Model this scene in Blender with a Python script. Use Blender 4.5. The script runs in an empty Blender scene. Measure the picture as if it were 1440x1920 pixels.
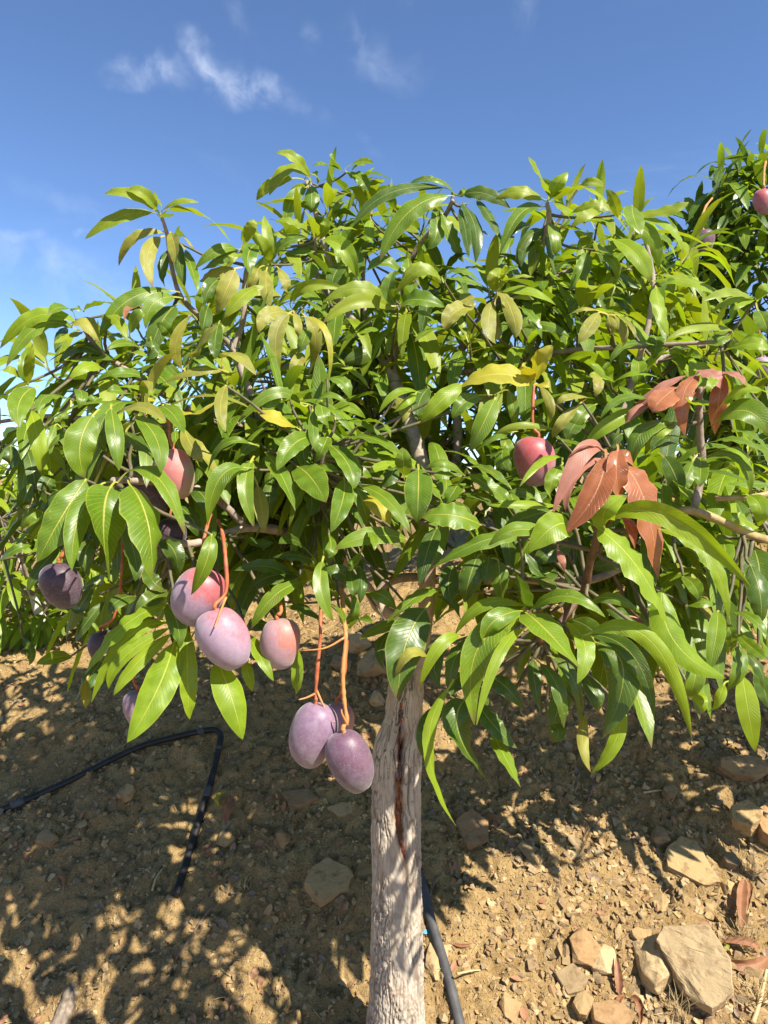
import bpy, math, random
import numpy as np
from mathutils import Vector, Matrix
from mathutils.bvhtree import BVHTree

random.seed(7)
RS = np.random.RandomState(11)
PI = math.pi
scene = bpy.context.scene
COL = scene.collection

# ------------------------------------------------------------------ camera
PITCH = math.radians(-3.0)
CAM_Z = 1.5
F_PX = 1331.0                                   # focal length in pixels of the 1440 px wide photograph
cam_d = bpy.data.cameras.new('camera')
cam = bpy.data.objects.new('camera', cam_d)
COL.objects.link(cam)
cam_d.sensor_fit = 'HORIZONTAL'
cam_d.sensor_width = 36.0
cam_d.lens = 36.0 * F_PX / 1440.0
cam_d.clip_start = 0.05
cam_d.clip_end = 3000
cam.location = (0, 0, CAM_Z)
cam.rotation_euler = (math.radians(90) + PITCH, 0, 0)
scene.camera = cam
CAM = np.array([0, 0, CAM_Z])
FWD = np.array([0, math.cos(PITCH), math.sin(PITCH)])
UPV = np.array([0, -math.sin(PITCH), math.cos(PITCH)])
RGT = np.array([1.0, 0, 0])
ZUP = np.array([0, 0, 1.0])


def at(px, py, d):
    return CAM + d * (FWD + RGT * ((px - 720) / F_PX) + UPV * ((960 - py) / F_PX))


def pdir(px, py):
    v = FWD + RGT * ((px - 720) / F_PX) + UPV * ((960 - py) / F_PX)
    return v / np.linalg.norm(v)


# ------------------------------------------------------------------ sun and sky
SUN_EL = math.radians(48)
SUN_AZ = math.radians(133)                       # clockwise from +Y (the way the camera looks): behind the camera, to the right
sun_v = np.array([math.sin(SUN_AZ) * math.cos(SUN_EL), math.cos(SUN_AZ) * math.cos(SUN_EL), math.sin(SUN_EL)])
sd = bpy.data.lights.new('sun', 'SUN')
sd.energy = 5.0
sd.angle = math.radians(0.53)
sd.color = (1.0, 0.94, 0.84)
sun = bpy.data.objects.new('sun', sd)
COL.objects.link(sun)
sun.rotation_euler = Vector(-sun_v).to_track_quat('-Z', 'Y').to_euler()

world = bpy.data.worlds.new('World')
scene.world = world
world.use_nodes = True
scene.view_settings.view_transform = 'Standard'
scene.view_settings.look = 'None'
scene.view_settings.gamma = 1.0
scene.view_settings.exposure = 1.08
scene.cycles.max_bounces = 5
scene.cycles.diffuse_bounces = 3
scene.cycles.glossy_bounces = 2
scene.cycles.transmission_bounces = 4
SKY_STRENGTH = 0.112


class NT:
    """small helper to write node trees"""
    def __init__(self, tree):
        self.t = tree
        tree.nodes.clear()

    def n(self, kind, props=None, **ins):
        nd = self.t.nodes.new(kind)
        for k, v in (props or {}).items():
            setattr(nd, k, v)
        for k, v in ins.items():
            key = int(k[1:]) if k[0] == 'i' and k[1:].isdigit() else k.replace('_', ' ')
            self.set(nd.inputs[key], v)
        return nd

    def set(self, sock, v):
        if isinstance(v, bpy.types.NodeSocket):
            self.t.links.new(v, sock)
        elif isinstance(v, bpy.types.Node):
            self.t.links.new(v.outputs[0], sock)
        else:
            if sock.type == 'RGBA' and len(v) == 3:
                v = (*v, 1)
            sock.default_value = v

    def m(self, op, a, b=0.0, c=0.0, clamp=False):
        nd = self.t.nodes.new('ShaderNodeMath')
        nd.operation = op
        nd.use_clamp = clamp
        for i, v in enumerate((a, b, c)):
            self.set(nd.inputs[i], v)
        return nd.outputs[0]

    def vm(self, op, a, b=(0, 0, 0), out=0):
        nd = self.t.nodes.new('ShaderNodeVectorMath')
        nd.operation = op
        self.set(nd.inputs[0], a)
        self.set(nd.inputs[1], b)
        return nd.outputs[out]

    def mix(self, f, a, b, blend='MIX'):
        nd = self.t.nodes.new('ShaderNodeMix')
        nd.data_type = 'RGBA'
        nd.blend_type = blend
        self.set(nd.inputs[0], f)
        self.set(nd.inputs[6], a)
        self.set(nd.inputs[7], b)
        return nd.outputs[2]

    def ramp(self, f, stops, interp='LINEAR'):
        nd = self.t.nodes.new('ShaderNodeValToRGB')
        cr = nd.color_ramp
        cr.interpolation = interp
        while len(cr.elements) < len(stops):
            cr.elements.new(0.5)
        for e, (p, c) in zip(cr.elements, stops):
            e.position = p
            e.color = (*c, 1) if len(c) == 3 else c
        self.set(nd.inputs[0], f)
        return nd.outputs[0]

    def rng(self, v, a, b, c=0.0, d=1.0, smooth=False):
        nd = self.t.nodes.new('ShaderNodeMapRange')
        if smooth:
            nd.interpolation_type = 'SMOOTHSTEP'
        for i, x in enumerate((v, a, b, c, d)):
            self.set(nd.inputs[i], x)
        return nd.outputs[0]

    def noise(self, vec, scale, detail=3.0, rough=0.5, dist=0.0, out=0):
        nd = self.n('ShaderNodeTexNoise', None, Scale=scale, Detail=detail, Roughness=rough, Distortion=dist)
        if vec is not None:
            self.set(nd.inputs['Vector'], vec)
        return nd.outputs[out]


def build_world():
    b = NT(world.node_tree)
    sky = b.n('ShaderNodeTexSky', dict(sky_type='NISHITA', sun_disc=False, sun_elevation=SUN_EL,
                                       sun_rotation=SUN_AZ, altitude=1200.0, air_density=0.75,
                                       dust_density=0.0, ozone_density=5.5))
    d = b.n('ShaderNodeTexCoord').outputs['Generated']
    warp = b.vm('ADD', d, b.vm('SCALE', b.vm('SUBTRACT', b.noise(d, 9, 4, 0.6, 0, 1), (0.5, 0.5, 0.5)), (0, 0, 0)))
    warp.node.inputs[1].links[0].from_node.inputs['Scale'].default_value = 0.10
    dens = None
    fine = b.rng(b.noise(d, 24, 6, 0.54, 0.3), 0.34, 0.76, 0.0, 1.0, True)
    broad = b.rng(b.noise(d, 11, 6, 0.62, 0.5), 0.36, 0.74, 0.0, 1.0, True)
    # thin fair-weather wisps: place in the sky, half sizes along and across, tilt, strength
    wisps = [(470, 172, 0.085, 0.026, -14, 1.3, 26), (285, 155, 0.05, 0.020, 4, 1.1, 28), (375, 118, 0.032, 0.020, -35, 1.0, 30),
             (712, 100, 0.055, 0.026, -40, 0.45, 26), (448, 40, 0.040, 0.018, -60, 0.3, 26), (985, 12, 0.025, 0.018, 40, 0.35, 30),
             (582, 48, 0.018, 0.014, -60, 0.3, 30), (130, 520, 0.20, 0.035, -16, 0.5, 14), (60, 480, 0.12, 0.02, -14, 0.35, 18),
             (160, 452, 0.02, 0.008, -5, 0.7, 40), (25, 440, 0.03, 0.01, 5, 0.5, 40), (700, 285, 0.03, 0.01, -30, 0.2, 40),
             (250, 620, 0.30, 0.10, -8, 0.15, 8), (130, 385, 0.10, 0.018, -20, 0.25, 20)]
    for px, py, ra, rb, tilt, k, sc in wisps:
        c = pdir(px, py)
        r = np.cross(c, ZUP); r /= np.linalg.norm(r)
        u = np.cross(r, c)
        t = math.radians(tilt)
        a1 = r * math.cos(t) + u * math.sin(t)
        a2 = -r * math.sin(t) + u * math.cos(t)
        rel = b.vm('SUBTRACT', warp, tuple(c))
        e1 = b.m('DIVIDE', b.vm('DOT_PRODUCT', rel, tuple(a1), 1), ra)
        e2 = b.m('DIVIDE', b.vm('DOT_PRODUCT', rel, tuple(a2), 1), rb)
        dist = b.m('SQRT', b.m('ADD', b.m('MULTIPLY', e1, e1), b.m('MULTIPLY', e2, e2)))
        msk = b.rng(dist, 1.25, 0.0, 0, 1, True)
        nz = fine if sc > 16 else broad
        v = b.m('MULTIPLY', b.m('MULTIPLY', msk, nz), k * 0.33)
        dens = v if dens is None else b.m('ADD', dens, v)
    # faint cirrus veil all over the sky
    st = b.n('ShaderNodeMapping', None, Vector=d)
    st.inputs['Scale'].default_value = (1.0, 1.0, 3.0)
    veil = b.m('MULTIPLY', b.rng(b.noise(st.outputs[0], 3.0, 5, 0.6, 0.8), 0.52, 0.85, 0, 1, True), 0.10)
    dens = b.m('MINIMUM', b.m('ADD', dens, veil), 0.85)
    col = b.mix(dens, sky.outputs[0], (5.2, 5.6, 6.4))
    bg = b.n('ShaderNodeBackground', None, Color=col, Strength=SKY_STRENGTH)
    b.n('ShaderNodeOutputWorld', None, Surface=bg)


build_world()

# ------------------------------------------------------------------ generic helpers
MATS = {}


def material(name, fn):
    m = bpy.data.materials.new(name)
    m.use_nodes = True
    b = NT(m.node_tree)
    surf = fn(b)
    out = b.n('ShaderNodeOutputMaterial', None, Surface=surf)
    MATS[name] = m
    return m


def link(o, parent=None):
    COL.objects.link(o)
    if parent is not None:
        o.parent = parent
    return o


def mesh_obj(name, verts, faces, mats, parent=None, origin=None, smooth=True, uv=None, mi=None, attrs=None):
    """one mesh object, its origin at `origin` (world) and parented without moving"""
    v = np.asarray(verts, dtype=np.float64)
    org = np.zeros(3) if origin is None else np.asarray(origin, dtype=np.float64)
    me = bpy.data.meshes.new(name)
    me.from_pydata((v - org).tolist(), [], faces if isinstance(faces, list) else faces.tolist())
    for m in (mats if isinstance(mats, (list, tuple)) else [mats]):
        me.materials.append(MATS[m])
    if smooth:
        me.polygons.foreach_set('use_smooth', np.ones(len(me.polygons), dtype=bool))
    if mi is not None:
        me.polygons.foreach_set('material_index', np.asarray(mi, dtype=np.int32))
    if uv is not None:
        l = me.uv_layers.new(name='UVMap')
        idx = np.empty(len(me.loops), dtype=np.int32)
        me.loops.foreach_get('vertex_index', idx)
        l.data.foreach_set('uv', np.asarray(uv, dtype=np.float32)[idx].ravel())
    for k, a in (attrs or {}).items():
        at_ = me.attributes.new(k, 'FLOAT', 'POINT')
        at_.data.foreach_set('value', np.asarray(a, dtype=np.float32))
    me.update()
    o = bpy.data.objects.new(name, me)
    link(o, parent)
    p = wpos(parent) if parent is not None else np.zeros(3)
    o.location = tuple(org - p)
    o['_w'] = tuple(org)
    return o


def wpos(o):
    return np.array(o['_w'])


def thing(name, label, cat, loc, group=None):
    o = bpy.data.objects.new(name, None)
    o.empty_display_size = 0.1
    link(o)
    o.location = tuple(loc)
    o['_w'] = tuple(float(x) for x in loc)
    return tag(o, label, cat, group)


def tag(o, label=None, cat=None, group=None, kind=None):
    for k, v in (('label', label), ('category', cat), ('group', group), ('kind', kind)):
        if v:
            o[k] = v
    return o


def norm(v):
    return v / (np.linalg.norm(v) + 1e-12)


def catmull(P, n):
    """n samples along a smooth curve through the rows of P (any dimension)"""
    P = np.asarray(P, dtype=float)
    seg = len(P) - 1
    Q = np.vstack([2 * P[0] - P[1], P, 2 * P[-1] - P[-2]])
    t = np.linspace(0, seg - 1e-9, n)
    i = t.astype(int)
    f = (t - i)[:, None]
    a, b, c, d = Q[i], Q[i + 1], Q[i + 2], Q[i + 3]
    return 0.5 * ((2 * b) + (c - a) * f + (2 * a - 5 * b + 4 * c - d) * f ** 2 + (3 * b - a - 3 * c + d) * f ** 3)


def frames(C):
    T = np.gradient(C, axis=0)
    T /= np.linalg.norm(T, axis=1)[:, None] + 1e-12
    ref = np.array([0.0, -1.0, 0.0])
    if abs(T[0] @ ref) > 0.9:
        ref = np.array([1.0, 0, 0])
    A = np.zeros_like(T)
    a = norm(ref - T[0] * (ref @ T[0]))
    for k in range(len(T)):
        a = norm(a - T[k] * (a @ T[k]))
        A[k] = a
    B = np.cross(T, A)
    return T, A, B


def tube(C, R, nth=8, disp=None, cap=True):
    """verts, quads, uv of a tube round the curve C with radii R; disp(theta grid, length grid) adds to the radius"""
    C = np.asarray(C); n = len(C)
    R = np.broadcast_to(np.asarray(R, dtype=float), (n,))
    T, A, B = frames(C)
    th = np.linspace(0, 2 * PI, nth, endpoint=False)
    L = np.concatenate([[0], np.cumsum(np.linalg.norm(np.diff(C, axis=0), axis=1))])
    rad = np.repeat(R[:, None], nth, 1)
    if disp is not None:
        TH, LL = np.meshgrid(th, L)
        rad = rad + disp(TH, LL)
    V = C[:, None, :] + rad[:, :, None] * (np.cos(th)[None, :, None] * A[:, None, :] + np.sin(th)[None, :, None] * B[:, None, :])
    V = V.reshape(-1, 3)
    i = np.arange(n - 1)[:, None]; j = np.arange(nth)[None, :]; j2 = (j + 1) % nth
    Fq = np.stack([i * nth + j, i * nth + j2, (i + 1) * nth + j2, (i + 1) * nth + j], -1).reshape(-1, 4).tolist()
    uv = np.stack([np.tile(th / (2 * PI), n), np.repeat(L, nth)], 1)
    if cap:
        V = np.vstack([V, C[:1], C[-1:]])
        uv = np.vstack([uv, [[0, 0]], [[0, L[-1]]]])
        a, z = n * nth, n * nth + 1
        for k in range(nth):
            Fq.append([a, (k + 1) % nth, k])
            Fq.append([z, (n - 1) * nth + k, (n - 1) * nth + (k + 1) % nth])
    return V, Fq, uv


# ------------------------------------------------------------------ numpy noise
PERM = RS.permutation(512).astype(np.int64)
RVAL = RS.rand(512)


def _h2(i, j):
    return RVAL[PERM[(PERM[i & 511] + j) & 511]]


def vnoise(x, y):
    xi = np.floor(x).astype(np.int64); yi = np.floor(y).astype(np.int64)
    fx = x - xi; fy = y - yi
    fx = fx * fx * (3 - 2 * fx); fy = fy * fy * (3 - 2 * fy)
    a = _h2(xi, yi); b = _h2(xi + 1, yi); c = _h2(xi, yi + 1); d = _h2(xi + 1, yi + 1)
    return (a + (b - a) * fx) * (1 - fy) + (c + (d - c) * fx) * fy - 0.5


def sstep(a, b, x):
    t = np.clip((x - a) / (b - a), 0, 1)
    return t * t * (3 - 2 * t)


def voro_edge(a, b, na):
    """F2-F1 on a jittered lattice, periodic in a with period na"""
    ai = np.floor(a).astype(np.int64); bi = np.floor(b).astype(np.int64)
    f1 = np.full(a.shape, 9.0); f2 = np.full(a.shape, 9.0)
    for di in (-1, 0, 1):
        for dj in (-1, 0, 1):
            ci = ai + di; cj = bi + dj
            w = ci % na
            ox = ci + 0.1 + 0.8 * _h2(w * 3 + 17, cj * 5 + 3)
            oy = cj + 0.1 + 0.8 * _h2(w * 7 + 91, cj * 3 + 41)
            dd = np.hypot(a - ox, b - oy)
            f2 = np.where(dd < f1, f1, np.minimum(f2, dd))
            f1 = np.minimum(f1, dd)
    return f2 - f1


# ------------------------------------------------------------------ terrain height
SLOPE = 0.60


def softmin(a, b, k):
    return -k * np.logaddexp(-a / k, -b / k)


def ground_base(x, y):
    x = np.asarray(x, dtype=float); y = np.asarray(y, dtype=float)
    yc = 2.95 + 0.95 * sstep(-0.7, 1.1, x)
    yy = softmin(y, yc, 0.12)
    yy = -softmin(-yy, np.full_like(yy, -1.15), 0.15)           # a path below the slope, where the photographer stands
    h = SLOPE * (yy - 1.78)
    h = h + 0.05 * np.clip(y - yc, 0, 6) - 0.006 * np.clip(y - 30, 0, 400)
    return h


def ground_z(x, y):
    x = np.asarray(x, dtype=float); y = np.asarray(y, dtype=float)
    near = 1 - sstep(5, 12, np.hypot(x, y))
    h = ground_base(x, y)
    h = h + 0.10 * vnoise(x * 0.9 + 3, y * 0.9 + 7)
    h = h + near * (0.045 * vnoise(x * 4.1, y * 4.1) + 0.024 * vnoise(x * 11 + 5, y * 11))
    r = np.abs(vnoise(x * 26 + 9, y * 26 + 4))
    h = h + near * (0.021 * vnoise(x * 29, y * 29 + 2) - 0.013 * np.exp(-(r / 0.05) ** 2) + 0.013 * vnoise(x * 71, y * 71) + 0.007 * vnoise(x * 150, y * 150))
    return h


def ground_at(px, py):
    d = pdir(px, py)
    t = np.linspace(0.8, 9.0, 2400)
    P = CAM + t[:, None] * d
    below = P[:, 2] < ground_z(P[:, 0], P[:, 1])
    k = int(np.argmax(below)) if below.any() else len(t) - 1
    return P[k]


def ground_n(x, y, e=0.05):
    gx = (ground_base(x + e, y) - ground_base(x - e, y)) / (2 * e)
    gy = (ground_base(x, y + e) - ground_base(x, y - e)) / (2 * e)
    return norm(np.array([-float(gx), -float(gy), 1.0]))


# ------------------------------------------------------------------ materials
def principled(b, col, rough=0.6, spec=0.5, **kw):
    return b.n('ShaderNodeBsdfPrincipled', None, Base_Color=col, Roughness=rough, Specular_IOR_Level=spec, **kw)


def attr(b, name):
    return b.n('ShaderNodeAttribute', dict(attribute_name=name)).outputs['Fac']


def leaf_mat(name, c1, c2, rib, trans, tw, rough=0.36, under=None, vein=0.35, spots=0.0, spec=0.42, dry=0.0):
    def fn(b):
        uv = b.n('ShaderNodeUVMap').outputs[0]
        s = b.n('ShaderNodeSeparateXYZ', None, Vector=uv)
        u, v = s.outputs[0], s.outputs[1]
        rnd = attr(b, 'rnd')
        au = b.m('ABSOLUTE', b.m('SUBTRACT', u, 0.5))
        geo = b.n('ShaderNodeNewGeometry')
        pos = geo.outputs['Position']
        # midrib and the pairs of side veins
        wid = b.m('MULTIPLY_ADD', b.m('MINIMUM', v, 1.0), -0.026, 0.040)
        mid = b.rng(au, wid, b.m('MULTIPLY', wid, 0.55), 0, 1)
        ph = b.m('FRACT', b.m('ADD', b.m('MULTIPLY', v, 19.0), b.m('MULTIPLY', b.m('POWER', au, 0.85), -6.0)))
        tri = b.m('ABSOLUTE', b.m('SUBTRACT', ph, 0.5))
        side = b.rng(tri, 0.12, 0.02, 0, 1, True)
        col = b.mix(rnd, c1, c2)
        mott = b.noise(pos, 38, 2, 0.6)
        col = b.mix(b.rng(mott, 0.35, 0.75, 0, 0.45), col, tuple(min(1, x * 1.45 + 0.01) for x in c2))
        col = b.mix(b.m('MULTIPLY', side, vein), col, rib)
        edge = b.rng(au, 0.455, 0.5, 0, 0.45)
        col = b.mix(edge, col, rib)
        if spots:
            vor = b.n('ShaderNodeTexVoronoi', dict(feature='F1'), Vector=pos, Scale=110.0).outputs['Distance']
            sp = b.m('MULTIPLY', b.rng(vor, 0.22, 0.12, 0, 1), b.rng(b.noise(pos, 45, 2), 0.5, 0.62, 0, 1))
            col = b.mix(b.m('MULTIPLY', sp, spots), col, (0.45, 0.42, 0.26))
            br = b.rng(b.noise(pos, 16, 4, 0.65), 0.60, 0.72, 0, 0.75)
            col = b.mix(b.m('MULTIPLY', br, spots), col, (0.22, 0.12, 0.035))
        col = b.mix(b.m('MULTIPLY', mid, 0.85), col, rib)
        # scorched tips on some of the leaves
        tipm = b.m('MULTIPLY', b.rng(b.m('ADD', v, b.m('MULTIPLY', mott, 0.12)), 0.97, 1.03), b.rng(rnd, 0.55, 0.62))
        col = b.mix(b.m('MULTIPLY', tipm, 0.8), col, (0.17, 0.10, 0.04))
        und = under or tuple(min(1.0, x * 1.25 + 0.02) for x in c2)
        col = b.mix(b.m('MULTIPLY', geo.outputs['Backfacing'], 0.75), col, und)
        hgt = b.m('ADD', b.m('MULTIPLY', mid, -0.8), b.m('ADD', b.m('MULTIPLY', side, -0.35), b.m('MULTIPLY', mott, 0.5)))
        bmp = b.n('ShaderNodeBump', None, Strength=0.6, Distance=0.0016, Height=hgt)
        rg = b.m('ADD', b.m('MULTIPLY', geo.outputs['Backfacing'], 0.2), b.m('MULTIPLY_ADD', mott, 0.22, rough - 0.1))
        p = principled(b, col, rg, spec, Normal=bmp)
        tl = b.n('ShaderNodeBsdfTranslucent', None, Color=b.mix(b.m('MULTIPLY', mid, 0.5), b.mix(0.35, trans, col, 'MULTIPLY'), rib), Normal=bmp)
        return b.n('ShaderNodeMixShader', None, i0=tw, i1=p, i2=tl)
    return material(name, fn)


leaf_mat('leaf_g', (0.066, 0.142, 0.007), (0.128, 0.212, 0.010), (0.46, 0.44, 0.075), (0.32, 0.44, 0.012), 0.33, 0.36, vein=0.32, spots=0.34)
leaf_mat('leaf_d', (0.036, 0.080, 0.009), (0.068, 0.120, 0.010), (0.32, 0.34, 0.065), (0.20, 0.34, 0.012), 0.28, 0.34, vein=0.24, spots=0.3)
leaf_mat('leaf_y', (0.165, 0.240, 0.010), (0.245, 0.300, 0.016), (0.44, 0.45, 0.065), (0.48, 0.55, 0.012), 0.38, 0.42, vein=0.16)
leaf_mat('leaf_l', (0.150, 0.250, 0.008), (0.235, 0.325, 0.014), (0.48, 0.54, 0.075), (0.48, 0.64, 0.012), 0.42, 0.40, vein=0.20)
leaf_mat('leaf_o', (0.170, 0.185, 0.022), (0.270, 0.265, 0.034), (0.52, 0.40, 0.09), (0.44, 0.40, 0.03), 0.30, 0.50, vein=0.28, spots=0.9)
leaf_mat('leaf_Y', (0.29, 0.29, 0.020), (0.43, 0.37, 0.026), (0.60, 0.52, 0.10), (0.64, 0.58, 0.02), 0.36, 0.46, vein=0.22, spots=0.45)
leaf_mat('leaf_r', (0.275, 0.092, 0.034), (0.360, 0.132, 0.050), (0.58, 0.28, 0.13), (0.66, 0.17, 0.03), 0.30, 0.27, under=(0.36, 0.17, 0.13), vein=0.12, spec=0.6)
leaf_mat('leaf_p', (0.320, 0.128, 0.085), (0.390, 0.165, 0.110), (0.52, 0.30, 0.21), (0.55, 0.20, 0.09), 0.28, 0.50, under=(0.40, 0.20, 0.15), vein=0.14)
leaf_mat('leaf_x', (0.20, 0.072, 0.030), (0.28, 0.13, 0.060), (0.40, 0.22, 0.11), (0.40, 0.16, 0.05), 0.15, 0.55, vein=0.20, spots=0.5)
LEAF_TYPES = 'gdyloYrpx'
LEAF_SLOTS = ['leaf_' + c for c in LEAF_TYPES]


def simple(name, c1, c2, scale, rough, spec=0.4, bump=0.3, bscale=None, bdist=0.002):
    def fn(b):
        pos = b.n('ShaderNodeNewGeometry').outputs['Position']
        n1 = b.noise(pos, scale, 4, 0.6)
        col = b.mix(b.rng(n1, 0.3, 0.7), c1, c2)
        bmp = b.n('ShaderNodeBump', None, Strength=bump, Distance=bdist, Height=b.noise(pos, bscale or scale * 3, 4))
        return principled(b, col, rough, spec, Normal=bmp)
    return material(name, fn)


def bark_fn(b):
    geo = b.n('ShaderNodeNewGeometry')
    pos = geo.outputs['Position']
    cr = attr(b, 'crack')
    mp = b.n('ShaderNodeMapping', None, Vector=pos)
    mp.inputs['Scale'].default_value = (1, 1, 0.22)
    n1 = b.noise(mp.outputs[0], 60, 5, 0.65)
    n2 = b.noise(pos, 9, 4, 0.6)
    col = b.mix(b.rng(n1, 0.3, 0.72), (0.30, 0.24, 0.175), (0.50, 0.43, 0.335))
    col = b.mix(b.rng(n2, 0.42, 0.72, 0, 0.75), col, (0.56, 0.49, 0.39))
    col = b.mix(b.rng(b.noise(pos, 14, 3), 0.60, 0.78, 0, 0.4), col, (0.36, 0.235, 0.15))
    col = b.mix(b.m('MULTIPLY', attr(b, 'stain'), b.rng(n1, 0.25, 0.6)), col, (0.13, 0.055, 0.03))
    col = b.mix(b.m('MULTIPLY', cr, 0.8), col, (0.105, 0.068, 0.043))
    bmp = b.n('ShaderNodeBump', None, Strength=0.6, Distance=0.003, Height=b.m('ADD', n1, b.m('MULTIPLY', b.noise(pos, 240, 3), 0.5)))
    return principled(b, col, 0.82, 0.25, Normal=bmp)


material('bark', bark_fn)


def limb_fn(b):
    pos = b.n('ShaderNodeNewGeometry').outputs['Position']
    n1 = b.noise(pos, 55, 4, 0.6)
    col = b.mix(b.rng(n1, 0.3, 0.7), (0.17, 0.125, 0.09), (0.33, 0.26, 0.20))
    col = b.mix(b.rng(b.noise(pos, 11, 3), 0.5, 0.7, 0, 0.6), col, (0.42, 0.35, 0.28))
    bmp = b.n('ShaderNodeBump', None, Strength=0.5, Distance=0.002, Height=b.noise(pos, 130, 4))
    return principled(b, col, 0.75, 0.3, Normal=bmp)


material('limb', limb_fn)
simple('limb_pale', (0.24, 0.185, 0.135), (0.42, 0.345, 0.26), 50, 0.8, 0.25, 0.6, 140, 0.003)


simple('shoot', (0.075, 0.075, 0.030), (0.16, 0.125, 0.065), 40, 0.65)
simple('shoot_red', (0.09, 0.045, 0.03), (0.17, 0.09, 0.05), 40, 0.55)
simple('branch_tan', (0.22, 0.15, 0.05), (0.42, 0.32, 0.14), 45, 0.6)
simple('stalk_red', (0.30, 0.065, 0.028), (0.46, 0.15, 0.055), 50, 0.55)
simple('stalk_orange', (0.44, 0.16, 0.05), (0.52, 0.25, 0.075), 50, 0.55)
simple('hose', (0.012, 0.011, 0.010), (0.026, 0.024, 0.022), 30, 0.5, 0.35, 0.25, 90)
simple('hose_dusty', (0.045, 0.045, 0.046), (0.095, 0.090, 0.085), 25, 0.6, 0.35, 0.3, 80)
simple('blue_plastic', (0.03, 0.22, 0.34), (0.05, 0.30, 0.42), 30, 0.35)
simple('straw', (0.40, 0.29, 0.13), (0.56, 0.43, 0.22), 30, 0.7)
simple('dead_twig', (0.13, 0.075, 0.05), (0.30, 0.21, 0.14), 30, 0.8)
simple('old_wood', (0.15, 0.115, 0.08), (0.30, 0.235, 0.17), 70, 0.85, 0.2, 0.7, 160, 0.004)
simple('lime_bark', (0.50, 0.45, 0.40), (0.66, 0.62, 0.56), 26, 0.85, 0.2, 0.6, 90, 0.004)


def sap_fn(b):
    pos = b.n('ShaderNodeNewGeometry').outputs['Position']
    n1 = b.noise(pos, 45, 4, 0.6)
    col = b.ramp(n1, [(0.34, (0.012, 0.004, 0.004)), (0.50, (0.050, 0.008, 0.005)), (0.60, (0.16, 0.022, 0.006)), (0.74, (0.34, 0.075, 0.010))])
    bmp = b.n('ShaderNodeBump', None, Strength=0.5, Distance=0.003, Height=b.noise(pos, 120, 3))
    return principled(b, col, 0.16, 0.6, Normal=bmp)


material('sap', sap_fn)


def soil_fn(b):
    pos = b.n('ShaderNodeNewGeometry').outputs['Position']
    n0 = b.noise(pos, 1.7, 4, 0.55)
    n1 = b.noise(pos, 9, 5, 0.65)
    n2 = b.noise(pos, 70, 5, 0.7)
    col = b.mix(b.rng(n1, 0.3, 0.7), (0.305, 0.188, 0.072), (0.465, 0.318, 0.132))
    col = b.mix(b.rng(n0, 0.45, 0.7, 0, 0.6), col, (0.245, 0.150, 0.068))
    col = b.mix(b.rng(n2, 0.52, 0.75, 0, 0.65), col, (0.54, 0.405, 0.210))
    col = b.mix(b.rng(b.noise(pos, 160, 3, 0.6), 0.54, 0.70, 0, 0.8), col, (0.105, 0.062, 0.030))
    hg = b.m('ADD', b.m('MULTIPLY', n2, 1.0), b.m('MULTIPLY', b.noise(pos, 260, 4, 0.65), 0.5))
    bmp = b.n('ShaderNodeBump', None, Strength=1.0, Distance=0.012, Height=hg)
    return principled(b, col, 0.95, 0.12, Normal=bmp)


material('soil', soil_fn)


def stone_fn(b):
    geo = b.n('ShaderNodeNewGeometry')
    pos = geo.outputs['Position']
    rnd = b.m('FRACT', b.m('ADD', attr(b, 'rnd'), b.n('ShaderNodeObjectInfo').outputs['Random']))
    col = b.ramp(rnd, [(0.0, (0.20, 0.125, 0.055)), (0.22, (0.40, 0.275, 0.120)), (0.42, (0.25, 0.165, 0.075)), (0.58, (0.235, 0.180, 0.105)),
                       (0.72, (0.48, 0.350, 0.18)), (0.86, (0.30, 0.17, 0.070)), (1.0, (0.155, 0.120, 0.075))])
    mp = b.n('ShaderNodeMapping', None, Vector=pos)
    mp.inputs['Rotation'].default_value = (0.5, 0.3, 0.2)
    mp.inputs['Scale'].default_value = (1, 1, 4)
    n1 = b.noise(mp.outputs[0], 26, 5, 0.65)
    col = b.mix(b.rng(n1, 0.35, 0.7, 0, 0.35), col, (0.40, 0.30, 0.165))
    col = b.mix(b.rng(b.noise(pos, 34, 4, 0.6), 0.52, 0.68, 0, 0.65), col, (0.155, 0.090, 0.042))
    bmp = b.n('ShaderNodeBump', None, Strength=0.7, Distance=0.005, Height=b.m('ADD', n1, b.m('MULTIPLY', b.noise(pos, 150, 4, 0.6), 0.5)))
    col = b.mix(1.0, col, (1.0, 0.98, 0.96), 'MULTIPLY')
    return principled(b, col, 0.88, 0.2, Normal=bmp)


material('stone', stone_fn)


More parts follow.
